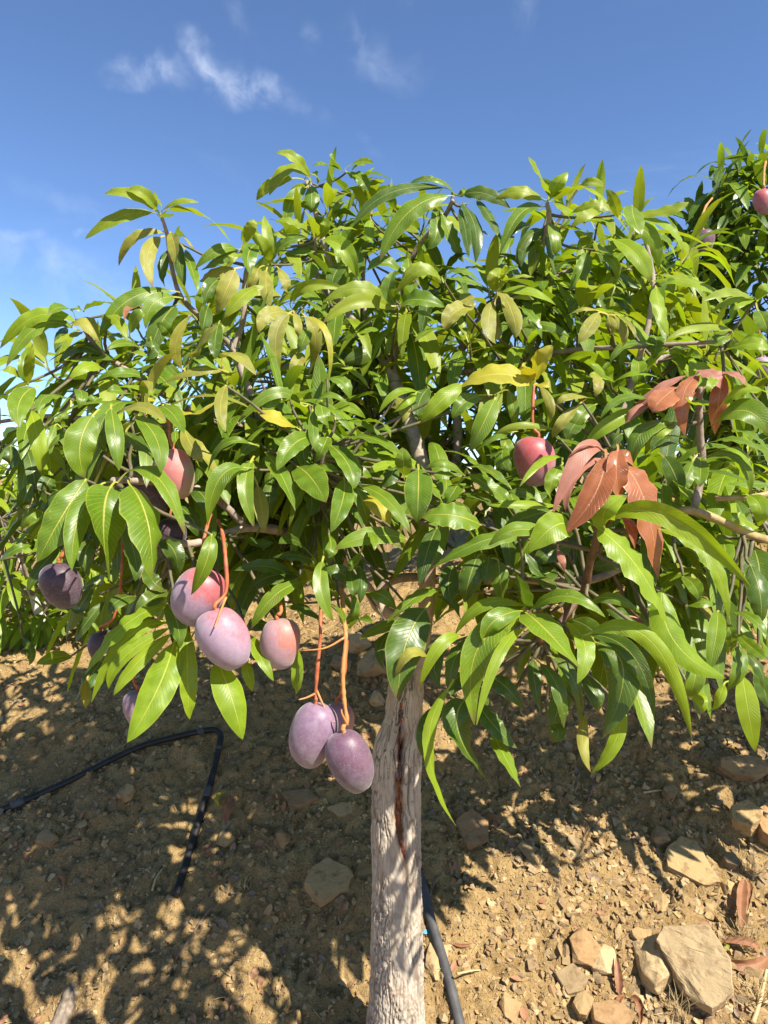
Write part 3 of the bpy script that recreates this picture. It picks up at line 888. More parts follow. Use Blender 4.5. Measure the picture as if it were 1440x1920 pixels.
# leaves traced one by one: zoom windows of the photograph (x0, y0, scale) and, for each leaf,
# kind, distance, width and the points base, middle, tip in the window
WIN = {1: (0, 240, 1 / 3), 2: (440, 240, .3611), 3: (920, 240, .3611), 4: (0, 680, 1 / 3), 5: (440, 680, .3611),
       6: (920, 640, .3611), 7: (0, 1060, .3611), 8: (460, 1060, .3611), 9: (920, 1060, .3611)}
HERO = {
1: """y 1.5 75 890,470 740,375 585,372|y 1.5 85 850,475 650,510 478,625|y 1.5 45 905,440 880,390 858,320|y 1.5 55 915,460 1000,410 1120,418
y 1.5 90 950,460 1150,490 1310,665|g 1.48 50 905,500 945,490 980,480|y 1.5 80 880,455 800,370 700,350|o 1.5 60 915,585 750,620 668,775
o 1.48 85 900,615 830,720 860,895|o 1.46 80 960,590 985,680 990,775|o 1.5 30 1030,600 1065,640 1092,685|d 1.52 60 950,690 915,790 930,900
g 1.52 60 1045,690 1085,810 1110,920|d 1.53 70 1000,640 1010,760 1040,890|g 1.5 50 990,610 1010,590 1000,550|g 1.45 105 960,915 720,970 560,1180
g 1.43 95 980,950 860,990 820,1130|d 1.45 130 985,1000 900,1110 840,1290|g 1.5 60 1045,950 1100,950 1140,985|o 1.5 70 1320,790 1190,830 1110,870
o 1.48 120 1320,800 1270,920 1215,1040|d 1.5 90 1240,850 1180,900 1150,1000|g 1.5 70 1330,680 1220,690 1100,790|g 1.5 65 1330,690 1240,740 1130,800
y 1.5 70 1370,650 1410,560 1440,520|y 1.5 50 1330,700 1300,740 1260,790|l 1.4 95 420,1085 200,1060 0,1240|g 1.42 95 405,1120 210,1120 35,1345
g 1.42 70 395,1020 330,1010 270,1050|o 1.4 130 410,1100 480,1080 560,1210|g 1.42 100 480,1020 580,980 660,1010|y 1.42 80 570,1050 660,1080 715,1200
g 1.42 50 460,1020 430,1010 400,1030|d 1.45 60 370,1120 340,1170 310,1265|y 1.42 50 460,1150 380,1180 300,1215|x 1.45 40 770,1010 720,1020 700,1080
d 1.4 80 570,1280 450,1230 330,1320|l 1.4 60 560,1290 420,1300 310,1320|g 1.4 55 800,1245 700,1210 600,1245|g 1.4 60 580,1170 650,1160 690,1190
g 1.38 80 730,1150 770,1060 820,1040|d 1.38 90 850,1190 850,1250 800,1310|l 1.35 75 575,1350 490,1340 385,1415|g 1.35 80 830,1410 680,1380 520,1440
g 1.35 60 800,1370 870,1330 940,1370|o 1.35 70 1020,1350 990,1200 1075,1055|o 1.35 110 1080,1300 1140,1190 1230,1110|g 1.35 90 1250,1370 1160,1310 1085,1290
o 1.33 80 1250,1360 1100,1360 910,1435|g 1.35 50 1020,1400 960,1350 915,1295|y 1.35 60 130,1410 60,1360 0,1365|y 1.33 60 160,1430 165,1320 185,1215
g 1.34 60 150,1430 130,1330 165,1230|y 1.45 100 1440,900 1350,960 1260,1070|o 1.4 110 1250,1290 1330,1270 1440,1390|d 1.42 80 1230,1100 1210,1200 1215,1300
d 1.45 90 1170,1000 1150,1080 1140,1150|g 1.45 70 1000,1180 1010,1090 1060,1060|g 1.42 80 930,1270 880,1260 820,1330|y 1.4 70 700,1280 760,1260 830,1290
g 1.4 70 640,1300 600,1290 540,1320|g 1.4 80 960,1180 930,1130 880,1100""",
2: """y 1.9 70 390,260 310,160 215,128|y 1.9 110 385,250 270,220 180,350|y 1.92 60 300,260 180,300 115,375|g 1.9 75 370,310 285,400 265,550
g 1.9 90 400,300 400,380 390,440|y 1.88 90 380,250 420,240 430,290|g 1.9 50 545,220 520,170 495,130|g 1.9 60 540,215 470,190 405,195
y 1.9 50 575,210 650,175 720,182|g 1.9 75 580,230 650,260 700,335|g 1.9 60 650,270 720,240 805,268|g 1.92 60 690,300 740,280 800,310
g 1.9 70 610,220 640,180 680,195|y 1.75 110 410,560 400,480 360,430|y 1.75 80 440,570 470,510 460,480|y 1.75 60 400,560 310,490 215,480
y 1.75 60 450,560 540,525 640,530|l 1.73 95 460,580 570,630 635,780|g 1.75 80 390,580 260,570 205,680|y 1.75 50 370,600 250,560 205,545
g 1.75 60 410,640 330,640 260,650|y 1.6 60 190,690 170,560 152,455|y 1.6 60 180,690 160,610 100,540|g 1.58 95 110,605 70,660 80,765
g 1.6 55 200,680 260,600 370,570|y 1.6 50 180,700 90,540 35,580|o 1.58 75 165,740 165,830 185,930|o 1.58 60 230,730 265,800 270,870
o 1.58 60 125,730 105,780 70,870|y 1.55 85 780,905 650,830 460,905|y 1.6 60 290,900 400,815 600,848|y 1.55 80 820,940 640,900 455,1015
g 1.53 80 830,910 800,830 830,740|y 1.5 70 1070,790 960,740 830,870|y 1.52 60 1060,770 960,720 870,770|g 1.5 110 870,910 960,890 1090,930
g 1.5 120 930,950 1000,960 1060,1030|g 1.68 115 1110,350 900,440 755,690|d 1.7 75 1080,310 800,340 615,510|d 1.72 60 1110,300 1000,270 900,295
d 1.7 80 1190,345 1300,340 1430,415|d 1.7 65 1260,370 1330,470 1385,585|d 1.7 75 1180,390 1250,520 1250,700|d 1.7 55 1170,420 1200,540 1215,670
g 1.7 95 1080,450 1130,580 1190,700|g 1.72 90 1040,420 1050,540 1000,630|g 1.72 60 1130,330 1080,275 980,270|g 1.72 40 1160,350 1190,330 1185,310
y 1.7 50 1240,530 1280,535 1330,565|y 1.5 60 1340,830 1350,770 1385,730|y 1.5 50 1400,800 1405,750 1410,710|o 1.48 90 1370,850 1420,920 1440,1060
o 1.48 85 1340,900 1320,1020 1355,1120|o 1.48 110 1240,920 1140,960 1090,1050|o 1.5 90 1180,860 1210,890 1240,920|g 1.5 60 1090,760 1180,740 1280,800
g 1.5 80 1290,820 1210,790 1100,780|o 1.5 85 275,960 170,970 128,1065|o 1.48 85 280,965 215,1080 235,1260|o 1.48 45 310,960 330,1030 325,1110
o 1.5 75 370,980 420,1100 385,1280|Y 1.48 40 370,980 480,1070 490,1300|g 1.5 70 380,1030 360,1100 325,1170|o 1.5 70 350,1170 320,1230 290,1300
y 1.55 60 235,870 100,850 0,950|d 1.75 80 640,1060 560,1130 540,1240|d 1.72 90 770,1130 660,1180 560,1220|g 1.7 80 560,1100 650,1050 760,1050
g 1.7 90 690,740 780,700 870,760|g 1.7 90 900,680 900,740 870,780|g 1.8 70 740,660 680,640 620,690|d 1.75 90 560,700 520,760 500,840
g 1.75 80 650,640 640,720 660,780|g 1.8 80 420,640 400,720 370,800|l 1.75 60 710,480 700,540 720,600|g 1.8 80 830,420 800,360 770,340""",
3: """y 1.65 75 300,350 260,250 195,150|l 1.65 100 310,365 350,280 400,225|y 1.65 90 330,370 460,310 590,360|y 1.67 50 470,290 530,280 595,300
y 1.65 80 265,370 150,330 25,370|d 1.67 40 260,360 130,310 10,350|g 1.65 85 265,410 150,450 50,650|d 1.66 60 200,500 120,520 50,600
y 1.64 70 340,380 380,420 415,480|g 1.62 75 310,490 340,580 335,665|d 1.64 60 290,560 320,680 350,800|y 1.6 60 660,460 640,380 600,320
g 1.56 110 735,405 745,470 785,555|y 1.6 80 740,440 900,430 1030,385|l 1.58 85 690,480 830,560 870,740|l 1.58 80 760,480 920,520 1000,655
y 1.6 75 630,420 530,400 420,440|y 1.6 60 580,430 500,450 415,520|l 1.5 110 640,580 760,660 830,800|g 1.52 60 560,650 640,700 660,790
y 1.5 60 880,760 1000,780 1115,805|l 1.48 90 850,790 1020,800 1170,865|g 1.48 75 890,800 920,800 950,860|l 1.45 85 860,830 880,940 930,1090
g 1.6 85 500,650 470,750 405,850|d 1.65 100 510,810 550,870 600,940|d 1.65 80 560,640 620,700 640,780|d 1.7 70 300,540 200,560 130,700
d 1.7 60 250,560 180,620 160,720|y 1.5 60 20,840 10,780 25,735|y 1.5 35 60,790 70,750 75,715|y 1.5 45 30,830 120,780 225,775
l 1.5 75 60,850 200,850 340,920|o 1.48 85 60,850 120,980 130,1090|o 1.5 60 110,880 170,870 225,890|o 1.5 60 20,950 30,1050 45,1100
g 1.55 60 150,930 220,990 265,1095|g 1.55 60 180,1030 300,1025 410,1085|o 1.4 30 550,945 470,940 390,980|o 1.4 80 560,960 510,1040 455,1115
o 1.4 60 610,980 625,1030 620,1080|o 1.4 50 650,980 690,1060 680,1140|o 1.4 30 670,975 730,1030 750,1090|y 1.4 60 1250,1050 1090,1030 915,1095
l 1.4 85 1255,1140 1350,1090 1440,1120|g 1.4 100 1230,1080 1180,1100 1150,1160|l 1.36 90 1260,1140 1380,1120 1460,1160|y 1.4 70 1365,890 1250,850 1100,900
l 1.4 70 1370,880 1250,900 1130,970|l 1.4 40 1370,890 1310,910 1260,950|l 1.4 70 1390,890 1420,840 1440,820|g 1.4 90 1390,950 1420,1000 1440,1070
g 1.45 60 840,1125 700,1130 620,1225|g 1.5 90 850,1080 860,1120 845,1200|d 1.65 90 640,700 700,780 780,830|g 1.65 80 470,900 430,930 450,1010
d 1.65 90 640,860 690,900 720,970|g 1.6 70 930,1150 980,1180 1000,1260|g 1.6 80 1050,1120 1000,1140 960,1150|d 1.6 80 260,1030 340,1060 390,1130
g 1.55 80 700,1250 760,1220 850,1200|g 1.55 70 1000,1200 1080,1180 1160,1230|y 1.6 60 540,590 590,640 640,660""",
4: """g 1.08 225 620,705 580,900 615,1240|g 1.08 215 735,690 830,900 855,1225|g 1.1 130 560,690 440,880 405,1170|g 1.1 150 480,660 340,880 210,1120
g 1.12 130 735,605 900,660 1040,970|d 1.15 90 700,880 750,1050 770,1180|g 1.15 145 520,300 450,470 480,650|d 1.18 90 600,290 560,400 600,500
g 1.14 100 625,260 650,420 670,610|g 1.14 115 770,300 880,430 905,620|o 1.18 85 660,290 800,250 935,335|d 1.2 110 710,390 780,460 880,540
g 1.25 125 190,140 110,220 110,365|l 1.25 95 170,270 210,420 225,620|g 1.25 60 310,350 260,500 225,600|g 1.25 80 390,200 260,190 220,290
g 1.22 60 390,390 290,470 235,610|g 1.3 75 380,280 340,330 375,400|g 1.2 70 430,150 460,180 440,260|d 1.3 80 170,690 130,790 100,890
g 1.3 80 230,830 170,860 120,940|Y 1.3 90 975,250 1080,290 1210,220|Y 1.3 40 910,240 850,210 820,230|o 1.2 75 1270,130 1240,260 1270,390
o 1.25 90 1035,370 1080,470 1140,560|g 1.2 60 1400,450 1260,460 1170,610|g 1.12 110 1370,590 1230,660 1165,920|l 1.14 50 1380,600 1290,640 1220,760
g 1.15 90 1410,560 1380,720 1430,920|g 1.1 100 1190,970 1160,1120 1075,1305|d 1.35 90 60,470 60,560 40,640|d 1.35 80 150,480 190,640 210,800
d 1.3 100 880,600 960,700 980,820|d 1.3 110 1000,800 1080,880 1120,980|d 1.35 110 620,480 560,560 540,680|d 1.28 90 520,1000 480,1080 500,1200
d 1.3 110 900,1000 980,1060 1000,1200|d 1.3 90 700,1060 760,1120 760,1230|g 1.3 60 0,1110 90,1050 190,1020|d 1.3 70 330,1050 230,1150 150,1290
d 1.32 110 1080,700 1150,760 1180,860|g 1.3 80 750,200 680,160 600,160|l 1.28 50 870,190 740,130 600,160|g 1.3 80 560,200 520,230 480,330
g 1.28 80 990,380 1000,460 1060,530|d 1.35 110 300,640 260,700 270,800""",
5: """g 1.3 65 340,210 200,160 20,310|g 1.32 70 310,190 350,150 420,140|Y 1.28 125 310,330 220,290 120,250|g 1.28 55 405,250 410,370 430,470
g 1.28 80 450,210 460,270 490,330|g 1.27 75 480,390 460,440 425,515|g 1.3 50 420,210 490,170 600,220|l 1.3 60 520,250 590,230 680,290
g 1.3 80 530,300 650,320 770,390|g 1.28 110 550,400 700,390 870,480|g 1.28 70 660,310 760,310 810,390|g 1.26 120 500,430 590,530 620,655
g 1.26 110 395,385 300,430 220,560|g 1.25 110 170,480 250,600 315,770|g 1.25 125 330,540 400,600 475,725|g 1.24 110 570,610 560,720 500,880
g 1.24 85 625,640 670,740 685,855|g 1.22 75 660,640 800,720 915,890|Y 1.24 110 690,690 750,740 810,840|g 1.24 85 90,510 50,640 95,850
o 1.26 80 120,640 140,760 150,880|g 1.25 80 180,390 230,410 250,450|d 1.3 80 360,960 300,920 230,940|d 1.3 70 420,1040 320,1000 200,1010
g 1.22 110 890,915 700,900 520,970|g 1.2 50 690,870 720,910 725,975|g 1.25 80 490,890 500,960 480,1010|g 1.2 70 650,990 610,1040 600,1070
d 1.25 70 600,1080 610,1150 620,1210|d 1.25 60 650,1060 660,1150 650,1250|l 1.3 50 945,150 840,160 750,260|l 1.32 45 940,160 900,200 820,260
g 1.2 135 955,555 955,680 945,830|g 1.25 100 880,585 875,510 870,440|l 1.28 60 860,520 760,540 700,575|g 1.15 155 1275,840 1120,790 970,800
g 1.2 60 1190,580 1090,520 990,550|g 1.22 50 1170,590 1090,580 1030,580|g 1.22 100 1160,630 1130,680 1090,740|g 1.2 90 1220,580 1330,650 1440,750
g 1.22 70 1220,540 1320,560 1440,660|g 1.25 110 1350,190 1290,320 1220,460|g 1.25 40 1440,360 1330,400 1230,480|l 1.28 100 1180,110 1070,200 965,315
g 1.3 90 1270,170 1190,210 1130,290|d 1.22 100 1050,860 1000,980 960,1150|d 1.22 120 1260,1010 1220,1120 1195,1245|d 1.24 60 1320,1010 1310,1080 1300,1150
g 1.24 100 1370,1030 1380,1130 1390,1240|g 1.12 110 1470,900 1280,930 1030,1060|d 1.35 100 380,640 400,720 390,800|d 1.3 110 540,730 500,820 380,840
d 1.35 110 760,760 850,820 880,930|d 1.3 90 1150,720 1190,780 1230,860|d 1.35 80 200,620 180,700 200,800|g 1.3 80 360,560 440,540 540,570
d 1.28 110 1130,1060 1110,1160 1130,1260|d 1.3 80 300,1130 180,1060 0,1080|d 1.3 100 830,540 800,600 740,640|g 1.28 70 560,560 640,560 720,610
g 1.32 90 120,420 60,440 0,520|g 1.32 80 270,130 200,180 180,280|g 1.35 90 480,80 560,100 600,190|d 1.4 90 1010,130 960,200 950,300
g 1.32 80 1400,430 1390,500 1420,560|o 1.35 70 840,180 880,240 870,310|g 1.3 80 1000,640 1060,680 1080,760|d 1.3 90 60,900 120,940 200,930""",
6: """p 1.12 95 580,560 470,590 320,900|p 1.12 65 570,610 430,700 390,890|r 1.08 125 600,600 540,800 380,1000|r 1.08 115 660,570 655,700 680,860
r 1.09 175 690,640 810,860 870,1240|r 1.12 70 640,570 710,600 770,700|p 1.13 40 590,575 500,540 395,610|r 1.12 70 690,900 730,960 750,1080
p 1.15 40 350,1080 370,1130 385,1190|l 1.06 125 590,960 600,870 710,800|g 1.08 105 300,1000 130,980 -10,1060|l 1.08 140 420,960 330,960 200,1090
p 1.2 70 1010,180 850,270 670,440|r 1.18 140 970,240 890,300 840,370|r 1.18 90 1080,180 1000,290 1010,500|p 1.2 110 1095,150 1150,170 1200,250
p 1.2 95 1190,165 1270,180 1335,245|r 1.18 95 1210,180 1180,330 1165,485|r 1.2 60 1030,270 1060,265 1090,280|p 1.2 65 830,310 750,360 680,450
l 1.18 90 1115,310 1060,330 1010,290|l 1.18 50 1190,165 1150,210 1125,270|l 1.15 110 1210,320 1330,250 1440,270|g 1.15 155 1180,410 1330,360 1450,480
g 1.2 80 1160,520 1300,520 1440,600|l 1.18 80 1180,560 1290,570 1370,690|g 1.2 85 1120,600 1290,610 1350,790|g 1.18 80 1090,600 1090,680 1085,755
g 1.18 115 960,420 790,470 730,650|l 1.17 70 960,430 870,480 800,590|l 1.2 85 790,350 620,430 490,540|g 1.2 60 830,300 680,300 570,400
d 1.2 80 1030,560 900,540 750,650|d 1.2 80 1030,510 900,500 840,570|y 1.25 40 320,455 130,440 0,520|o 1.25 50 500,290 400,290 340,330
o 1.25 60 450,340 370,420 320,500|g 1.25 70 345,500 400,520 480,540|l 1.2 50 370,600 270,620 150,755|g 1.2 80 370,640 320,720 310,830
l 1.2 65 330,850 160,840 -20,850|d 1.22 100 310,880 200,910 70,960|l 1.4 60 640,210 580,150 510,115|l 1.4 60 640,210 750,160 875,190
l 1.4 50 640,210 560,180 510,185|l 1.4 60 635,205 610,150 600,110|Y 1.28 135 215,215 20,170 -160,240|Y 1.3 110 235,190 270,100 320,20
Y 1.3 80 210,205 190,150 170,110|Y 1.28 60 235,230 270,220 315,235|o 1.3 50 260,235 310,330 300,430|g 1.3 60 95,260 120,350 120,440
l 1.05 160 560,970 760,1170 930,1479|l 1.06 115 640,905 960,930 1350,1275|l 1.08 95 880,975 1130,1120 1235,1440|d 1.3 100 420,1060 300,1100 230,1160
d 1.3 110 330,1180 260,1200 180,1100|d 1.3 100 700,1080 640,1140 520,1180|d 1.35 100 860,880 940,980 980,1060|d 1.3 100 900,600 960,700 990,840
g 1.3 80 1050,620 1010,720 960,800|d 1.35 110 760,760 840,800 900,900|d 1.4 100 480,420 430,440 400,520|l 1.3 70 940,700 1010,790 1080,870
g 1.25 70 1440,740 1340,740 1230,740|l 1.2 110 1340,800 1400,860 1390,960|l 1.25 90 1380,960 1320,930 1250,890|g 1.25 90 1190,1000 1220,1090 1200,1180
d 1.25 130 1370,1080 1400,1220 1390,1400|g 1.4 70 60,490 90,560 80,620|d 1.35 80 0,590 60,610 110,680|g 1.25 80 0,740 60,800 120,880
g 1.3 80 260,860 180,790 90,780|g 1.4 80 540,330 470,380 420,470|o 1.3 60 540,170 560,220 540,290|g 1.45 80 760,90 770,150 750,230
d 1.4 80 1440,360 1380,330 1300,340|g 1.3 80 1260,470 1340,480 1440,560|d 1.35 90 680,480 620,540 600,620""",
7: """l 1.25 95 870,210 650,310 440,570|l 1.25 75 850,300 640,400 475,710|l 1.24 70 870,330 640,480 565,640|l 1.24 80 880,360 700,520 590,675
l 1.22 140 905,400 820,640 660,920|l 1.22 100 970,330 975,600 985,800|l 1.2 130 1130,500 1200,680 1260,905|g 1.24 100 870,200 920,300 935,430
l 1.25 70 1290,360 1350,470 1420,600|l 1.25 60 1270,500 1290,570 1310,655|d 1.35 60 540,190 440,310 380,420|d 1.35 90 520,500 450,610 380,710
o 1.3 60 450,600 440,690 450,750|g 1.4 70 370,470 280,480 190,510|d 1.5 50 120,380 160,450 150,520|d 1.28 90 700,160 620,180 560,250
d 1.3 100 860,130 780,180 700,240|d 1.3 90 480,120 400,240 360,340|l 1.27 60 800,290 700,370 620,520|d 1.3 90 760,20 800,90 860,130""",
8: """g 1.25 95 300,85 150,160 30,330|d 1.3 120 270,50 120,60 0,150|d 1.25 80 210,215 300,220 420,310|g 1.2 85 400,-20 395,130 455,290
g 1.25 60 440,200 490,230 515,300|g 1.25 55 510,300 570,240 545,130|l 1.25 65 270,440 270,580 260,680|g 1.25 60 540,330 600,280 660,300
g 1.3 70 835,300 720,320 590,385|g 1.25 80 640,140 720,160 785,230|g 1.25 85 1010,120 880,170 735,300|d 1.2 165 935,225 830,420 795,700
d 1.3 60 760,345 700,430 720,540|o 1.15 65 940,470 850,460 775,585|l 1.12 70 1110,365 1000,430 905,635|l 1.12 75 1440,205 1240,200 1090,360
g 1.1 110 1430,235 1290,290 1230,415|g 1.1 125 1420,290 1200,450 1190,830|l 1.08 60 1440,330 1310,480 1200,830|d 1.15 150 1140,700 1110,880 1285,1160
d 1.16 110 1210,720 1290,830 1410,950|g 1.17 105 1290,880 1350,1000 1430,1155|d 1.18 110 1250,580 1340,620 1440,740|d 1.18 110 1190,380 1090,480 1060,650
l 1.1 70 1050,645 955,960 1095,1355|d 1.2 85 985,740 930,860 920,990|d 1.25 100 1020,400 980,500 1010,640|d 1.25 90 1130,560 1080,620 1100,700
d 1.28 90 1000,160 1080,200 1120,300|d 1.28 90 560,120 500,40 400,30|d 1.3 90 160,330 60,300 0,340|d 1.28 90 1180,560 1220,650 1280,730
g 1.24 60 470,170 430,120 330,80""",
9: """g 1.1 165 190,250 300,350 470,545|l 1.11 110 400,300 490,420 450,615|g 1.1 95 220,225 400,160 595,270|d 1.15 110 175,225 165,140 130,45
g 1.15 65 520,190 640,170 780,250|d 1.13 145 550,400 690,560 575,905|d 1.12 90 520,360 740,470 850,795|l 1.06 100 520,350 840,400 1045,905
l 1.15 75 690,740 640,930 520,1080|o 1.16 60 490,780 480,920 520,1075|d 1.15 90 260,510 350,640 380,845|d 1.18 90 330,480 440,620 465,850
d 1.2 80 220,490 230,620 260,760|d 1.2 140 850,260 920,380 940,520|l 1.08 130 890,125 960,400 1220,585|g 1.15 90 1180,240 1170,370 1130,560
g 1.15 60 1230,310 1250,370 1250,450|g 1.13 95 1290,420 1290,540 1230,650|g 1.15 100 1070,470 1060,590 1030,690|g 1.15 80 1250,240 1350,270 1440,370
g 1.15 70 1280,360 1360,430 1440,490|d 1.15 70 1310,450 1400,540 1420,660|l 1.13 110 1310,580 1340,760 1375,970|l 1.2 60 1210,620 1180,700 1120,770
d 1.15 120 1350,0 1400,150 1400,310|d 1.2 100 480,560 540,660 560,760|d 1.25 110 200,60 300,90 360,160|d 1.25 100 840,130 860,240 830,340
d 1.25 100 760,300 700,260 600,230|g 1.2 70 1020,210 1100,190 1170,200|g 1.2 80 1000,60 1060,110 1080,180|d 1.25 100 420,280 520,330 560,400
p 1.3 70 700,260 740,280 790,290|l 1.2 70 1040,650 1090,690 1100,770|d 1.2 90 1390,560 1420,640 1440,740|o 1.2 60 140,420 80,450 40,480
d 1.2 100 300,830 350,860 320,920|l 1.1 75 150,240 60,330 0,480|d 1.28 110 980,480 960,560 900,600"""}

SIDE = np.array([0.35, 0, 0])


def hub_shoots(entries):
    """group traced leaves that spring from one place into shoots"""
    hubs = []
    for e in entries:
        best = None
        for h in hubs:
            dd = math.hypot(e['b'][0] - h['c'][0], e['b'][1] - h['c'][1])
            if dd < 46 and abs(e['D'] - h['D']) < 0.13 and (best is None or dd < best[0]):
                best = (dd, h)
        if best:
            h = best[1]
            h['m'].append(e)
            h['c'] = np.mean([m['b'] for m in h['m']], 0)
            h['D'] = max(m['D'] for m in h['m'])
        else:
            hubs.append(dict(c=np.array(e['b'], dtype=float), D=e['D'], m=[e]))
    return hubs


def parse_hero():
    out = []
    for w, txt in HERO.items():
        x0, y0, s = WIN[w]
        for item in txt.replace('\n', '|').split('|'):
            k, D, wd, b, m, t = item.split()
            pts = [np.array([float(q) for q in p.split(',')]) * s + np.array([x0, y0]) for p in (b, m, t)]
            out.append(dict(k=k, D=float(D), w=float(wd) * s, b=pts[0], m=pts[1], t=pts[2]))
    return out


# limbs of the main tree: photo points with distances and radii (metres)
TRUNK_D = 1.75
LIMBS = [
    ('limb', 'limb_pale', [(765, 1345, 1.745, .022), (777, 1270, 1.74, .024), (788, 1220, 1.74, .021), (800, 1120, 1.72, .020), (803, 980, 1.71, .020), (790, 870, 1.72, .0195), (762, 780, 1.75, .0175),
                      (730, 690, 1.79, .015), (700, 650, 1.82, .011), (650, 580, 1.86, .009), (612, 470, 1.9, .0075), (575, 340, 1.92, .005)]),
    ('limb', 'limb_pale', [(752, 1360, 1.74, .018), (742, 1300, 1.735, .017), (746, 1215, 1.73, .0145), (756, 1165, 1.73, .013), (712, 1140, 1.72, .013), (690, 1105, 1.7, .013), (640, 1050, 1.62, .012), (560, 1005, 1.52, .011), (465, 990, 1.42, .009), (350, 1020, 1.36, .007), (250, 980, 1.3, .006)]),
    ('limb', 'limb', [(700, 1125, 1.72, .011), (728, 1092, 1.74, .011), (775, 1082, 1.76, .011), (860, 1090, 1.7, .011), (960, 1085, 1.55, .010), (1090, 1090, 1.35, .008), (1180, 1060, 1.3, .006)]),
    ('limb', 'limb', [(800, 1010, 1.71, .014), (850, 900, 1.78, .013), (858, 800, 1.82, .0115), (850, 700, 1.84, .010), (900, 600, 1.8, .009), (990, 520, 1.74, .008), (1028, 420, 1.67, .006), (1026, 380, 1.655, .005)]),
    ('limb', 'limb', [(733, 700, 1.785, .011), (742, 640, 1.82, .010), (748, 560, 1.84, .008), (780, 470, 1.82, .007), (830, 410, 1.76, .006), (850, 375, 1.72, .005)]),
    ('limb', 'limb', [(640, 1050, 1.62, .010), (560, 930, 1.62, .010), (500, 800, 1.6, .009), (462, 720, 1.58, .008), (437, 655, 1.57, .0075), (400, 615, 1.55, .006), (342, 560, 1.52, .005), (322, 500, 1.515, .0045), (313, 440, 1.51, .004), (301, 400, 1.505, .0035)]),
    ('limb', 'limb', [(437, 655, 1.57, .007), (456, 600, 1.57, .006), (460, 520, 1.56, .005), (472, 470, 1.55, .004)]),
    ('limb', 'limb', [(500, 800, 1.6, .008), (400, 790, 1.5, .007), (280, 720, 1.45, .006), (190, 660, 1.42, .005), (155, 612, 1.41, .004)]),
    ('limb', 'limb', [(465, 990, 1.42, .008), (380, 920, 1.36, .007), (230, 900, 1.2, .005), (212, 905, 1.13, .004)]),
    ('limb', 'limb', [(960, 1085, 1.55, .010), (1060, 980, 1.5, .009), (1130, 850, 1.5, .008), (1190, 700, 1.52, .007), (1225, 540, 1.53, .005), (1200, 410, 1.58, .004)]),
    ('limb', 'limb', [(850, 700, 1.84, .008), (930, 690, 1.7, .007), (1050, 660, 1.6, .006), (1180, 650, 1.5, .005), (1370, 640, 1.42, .004)]),
    ('limb', 'limb', [(650, 580, 1.86, .006), (600, 530, 1.8, .006), (590, 460, 1.76, .005), (592, 440, 1.755, .004)]),
    ('limb', 'branch_tan', [(1620, 1040, 1.4, .009), (1440, 1012, 1.25, .0075), (1370, 985, 1.22, .007), (1300, 958, 1.22, .0075), (1255, 965, 1.25, .006), (1180, 1000, 1.35, .007), (1060, 1070, 1.5, .008)]),
    ('limb', 'limb', [(1300, 958, 1.22, .007), (1316, 880, 1.23, .0065), (1312, 800, 1.22, .006), (1312, 725, 1.21, .0045)]),
    ('limb', 'shoot_red', [(1090, 1090, 1.35, .008), (1095, 1110, 1.24, .007), (1105, 1060, 1.18, .0065), (1118, 1010, 1.14, .006), (1130, 900, 1.12, .004), (1134, 850, 1.12, .003)]),
    ('limb', 'shoot_red', [(1095, 1110, 1.24, .006), (1020, 1200, 1.2, .006), (1005, 1160, 1.14, .005), (985, 1147, 1.11, .004)]),
    ('limb', 'branch_tan', [(1340, 935, 1.23, .005), (1420, 930, 1.22, .005), (1500, 910, 1.25, .006)]),
    ('limb', 'limb', [(560, 1005, 1.52, .009), (600, 960, 1.42, .008), (602, 900, 1.33, .006), (610, 840, 1.3, .0045)]),
]
LIMBS += [
    ('limb', 'limb', [(1060, 1070, 1.5, .011), (1200, 1010, 1.62, .011), (1400, 960, 1.75, .010), (1620, 880, 1.8, .009), (1880, 820, 1.85, .006)]),
    ('limb', 'limb', [(1190, 700, 1.52, .008), (1290, 650, 1.9, .008), (1450, 640, 2.1, .007), (1700, 680, 2.1, .006), (1900, 700, 2.0, .005)]),
    ('limb', 'limb', [(1400, 960, 1.75, .008), (1560, 1060, 1.65, .007), (1760, 1120, 1.6, .006)]),
    ('limb', 'limb', [(700, 650, 1.82, .008), (680, 540, 1.95, .007), (690, 440, 2.0, .006), (700, 370, 2.0, .004)]),
    ('limb', 'limb', [(900, 600, 1.8, .007), (960, 560, 1.95, .006), (1100, 500, 1.95, .006), (1240, 520, 2.0, .005), (1330, 540, 2.0, .004)]),
    ('limb', 'limb', [(400, 790, 1.5, .007), (260, 800, 1.6, .006), (100, 780, 1.65, .005), (-60, 800, 1.6, .004)]),
]
NODES = []


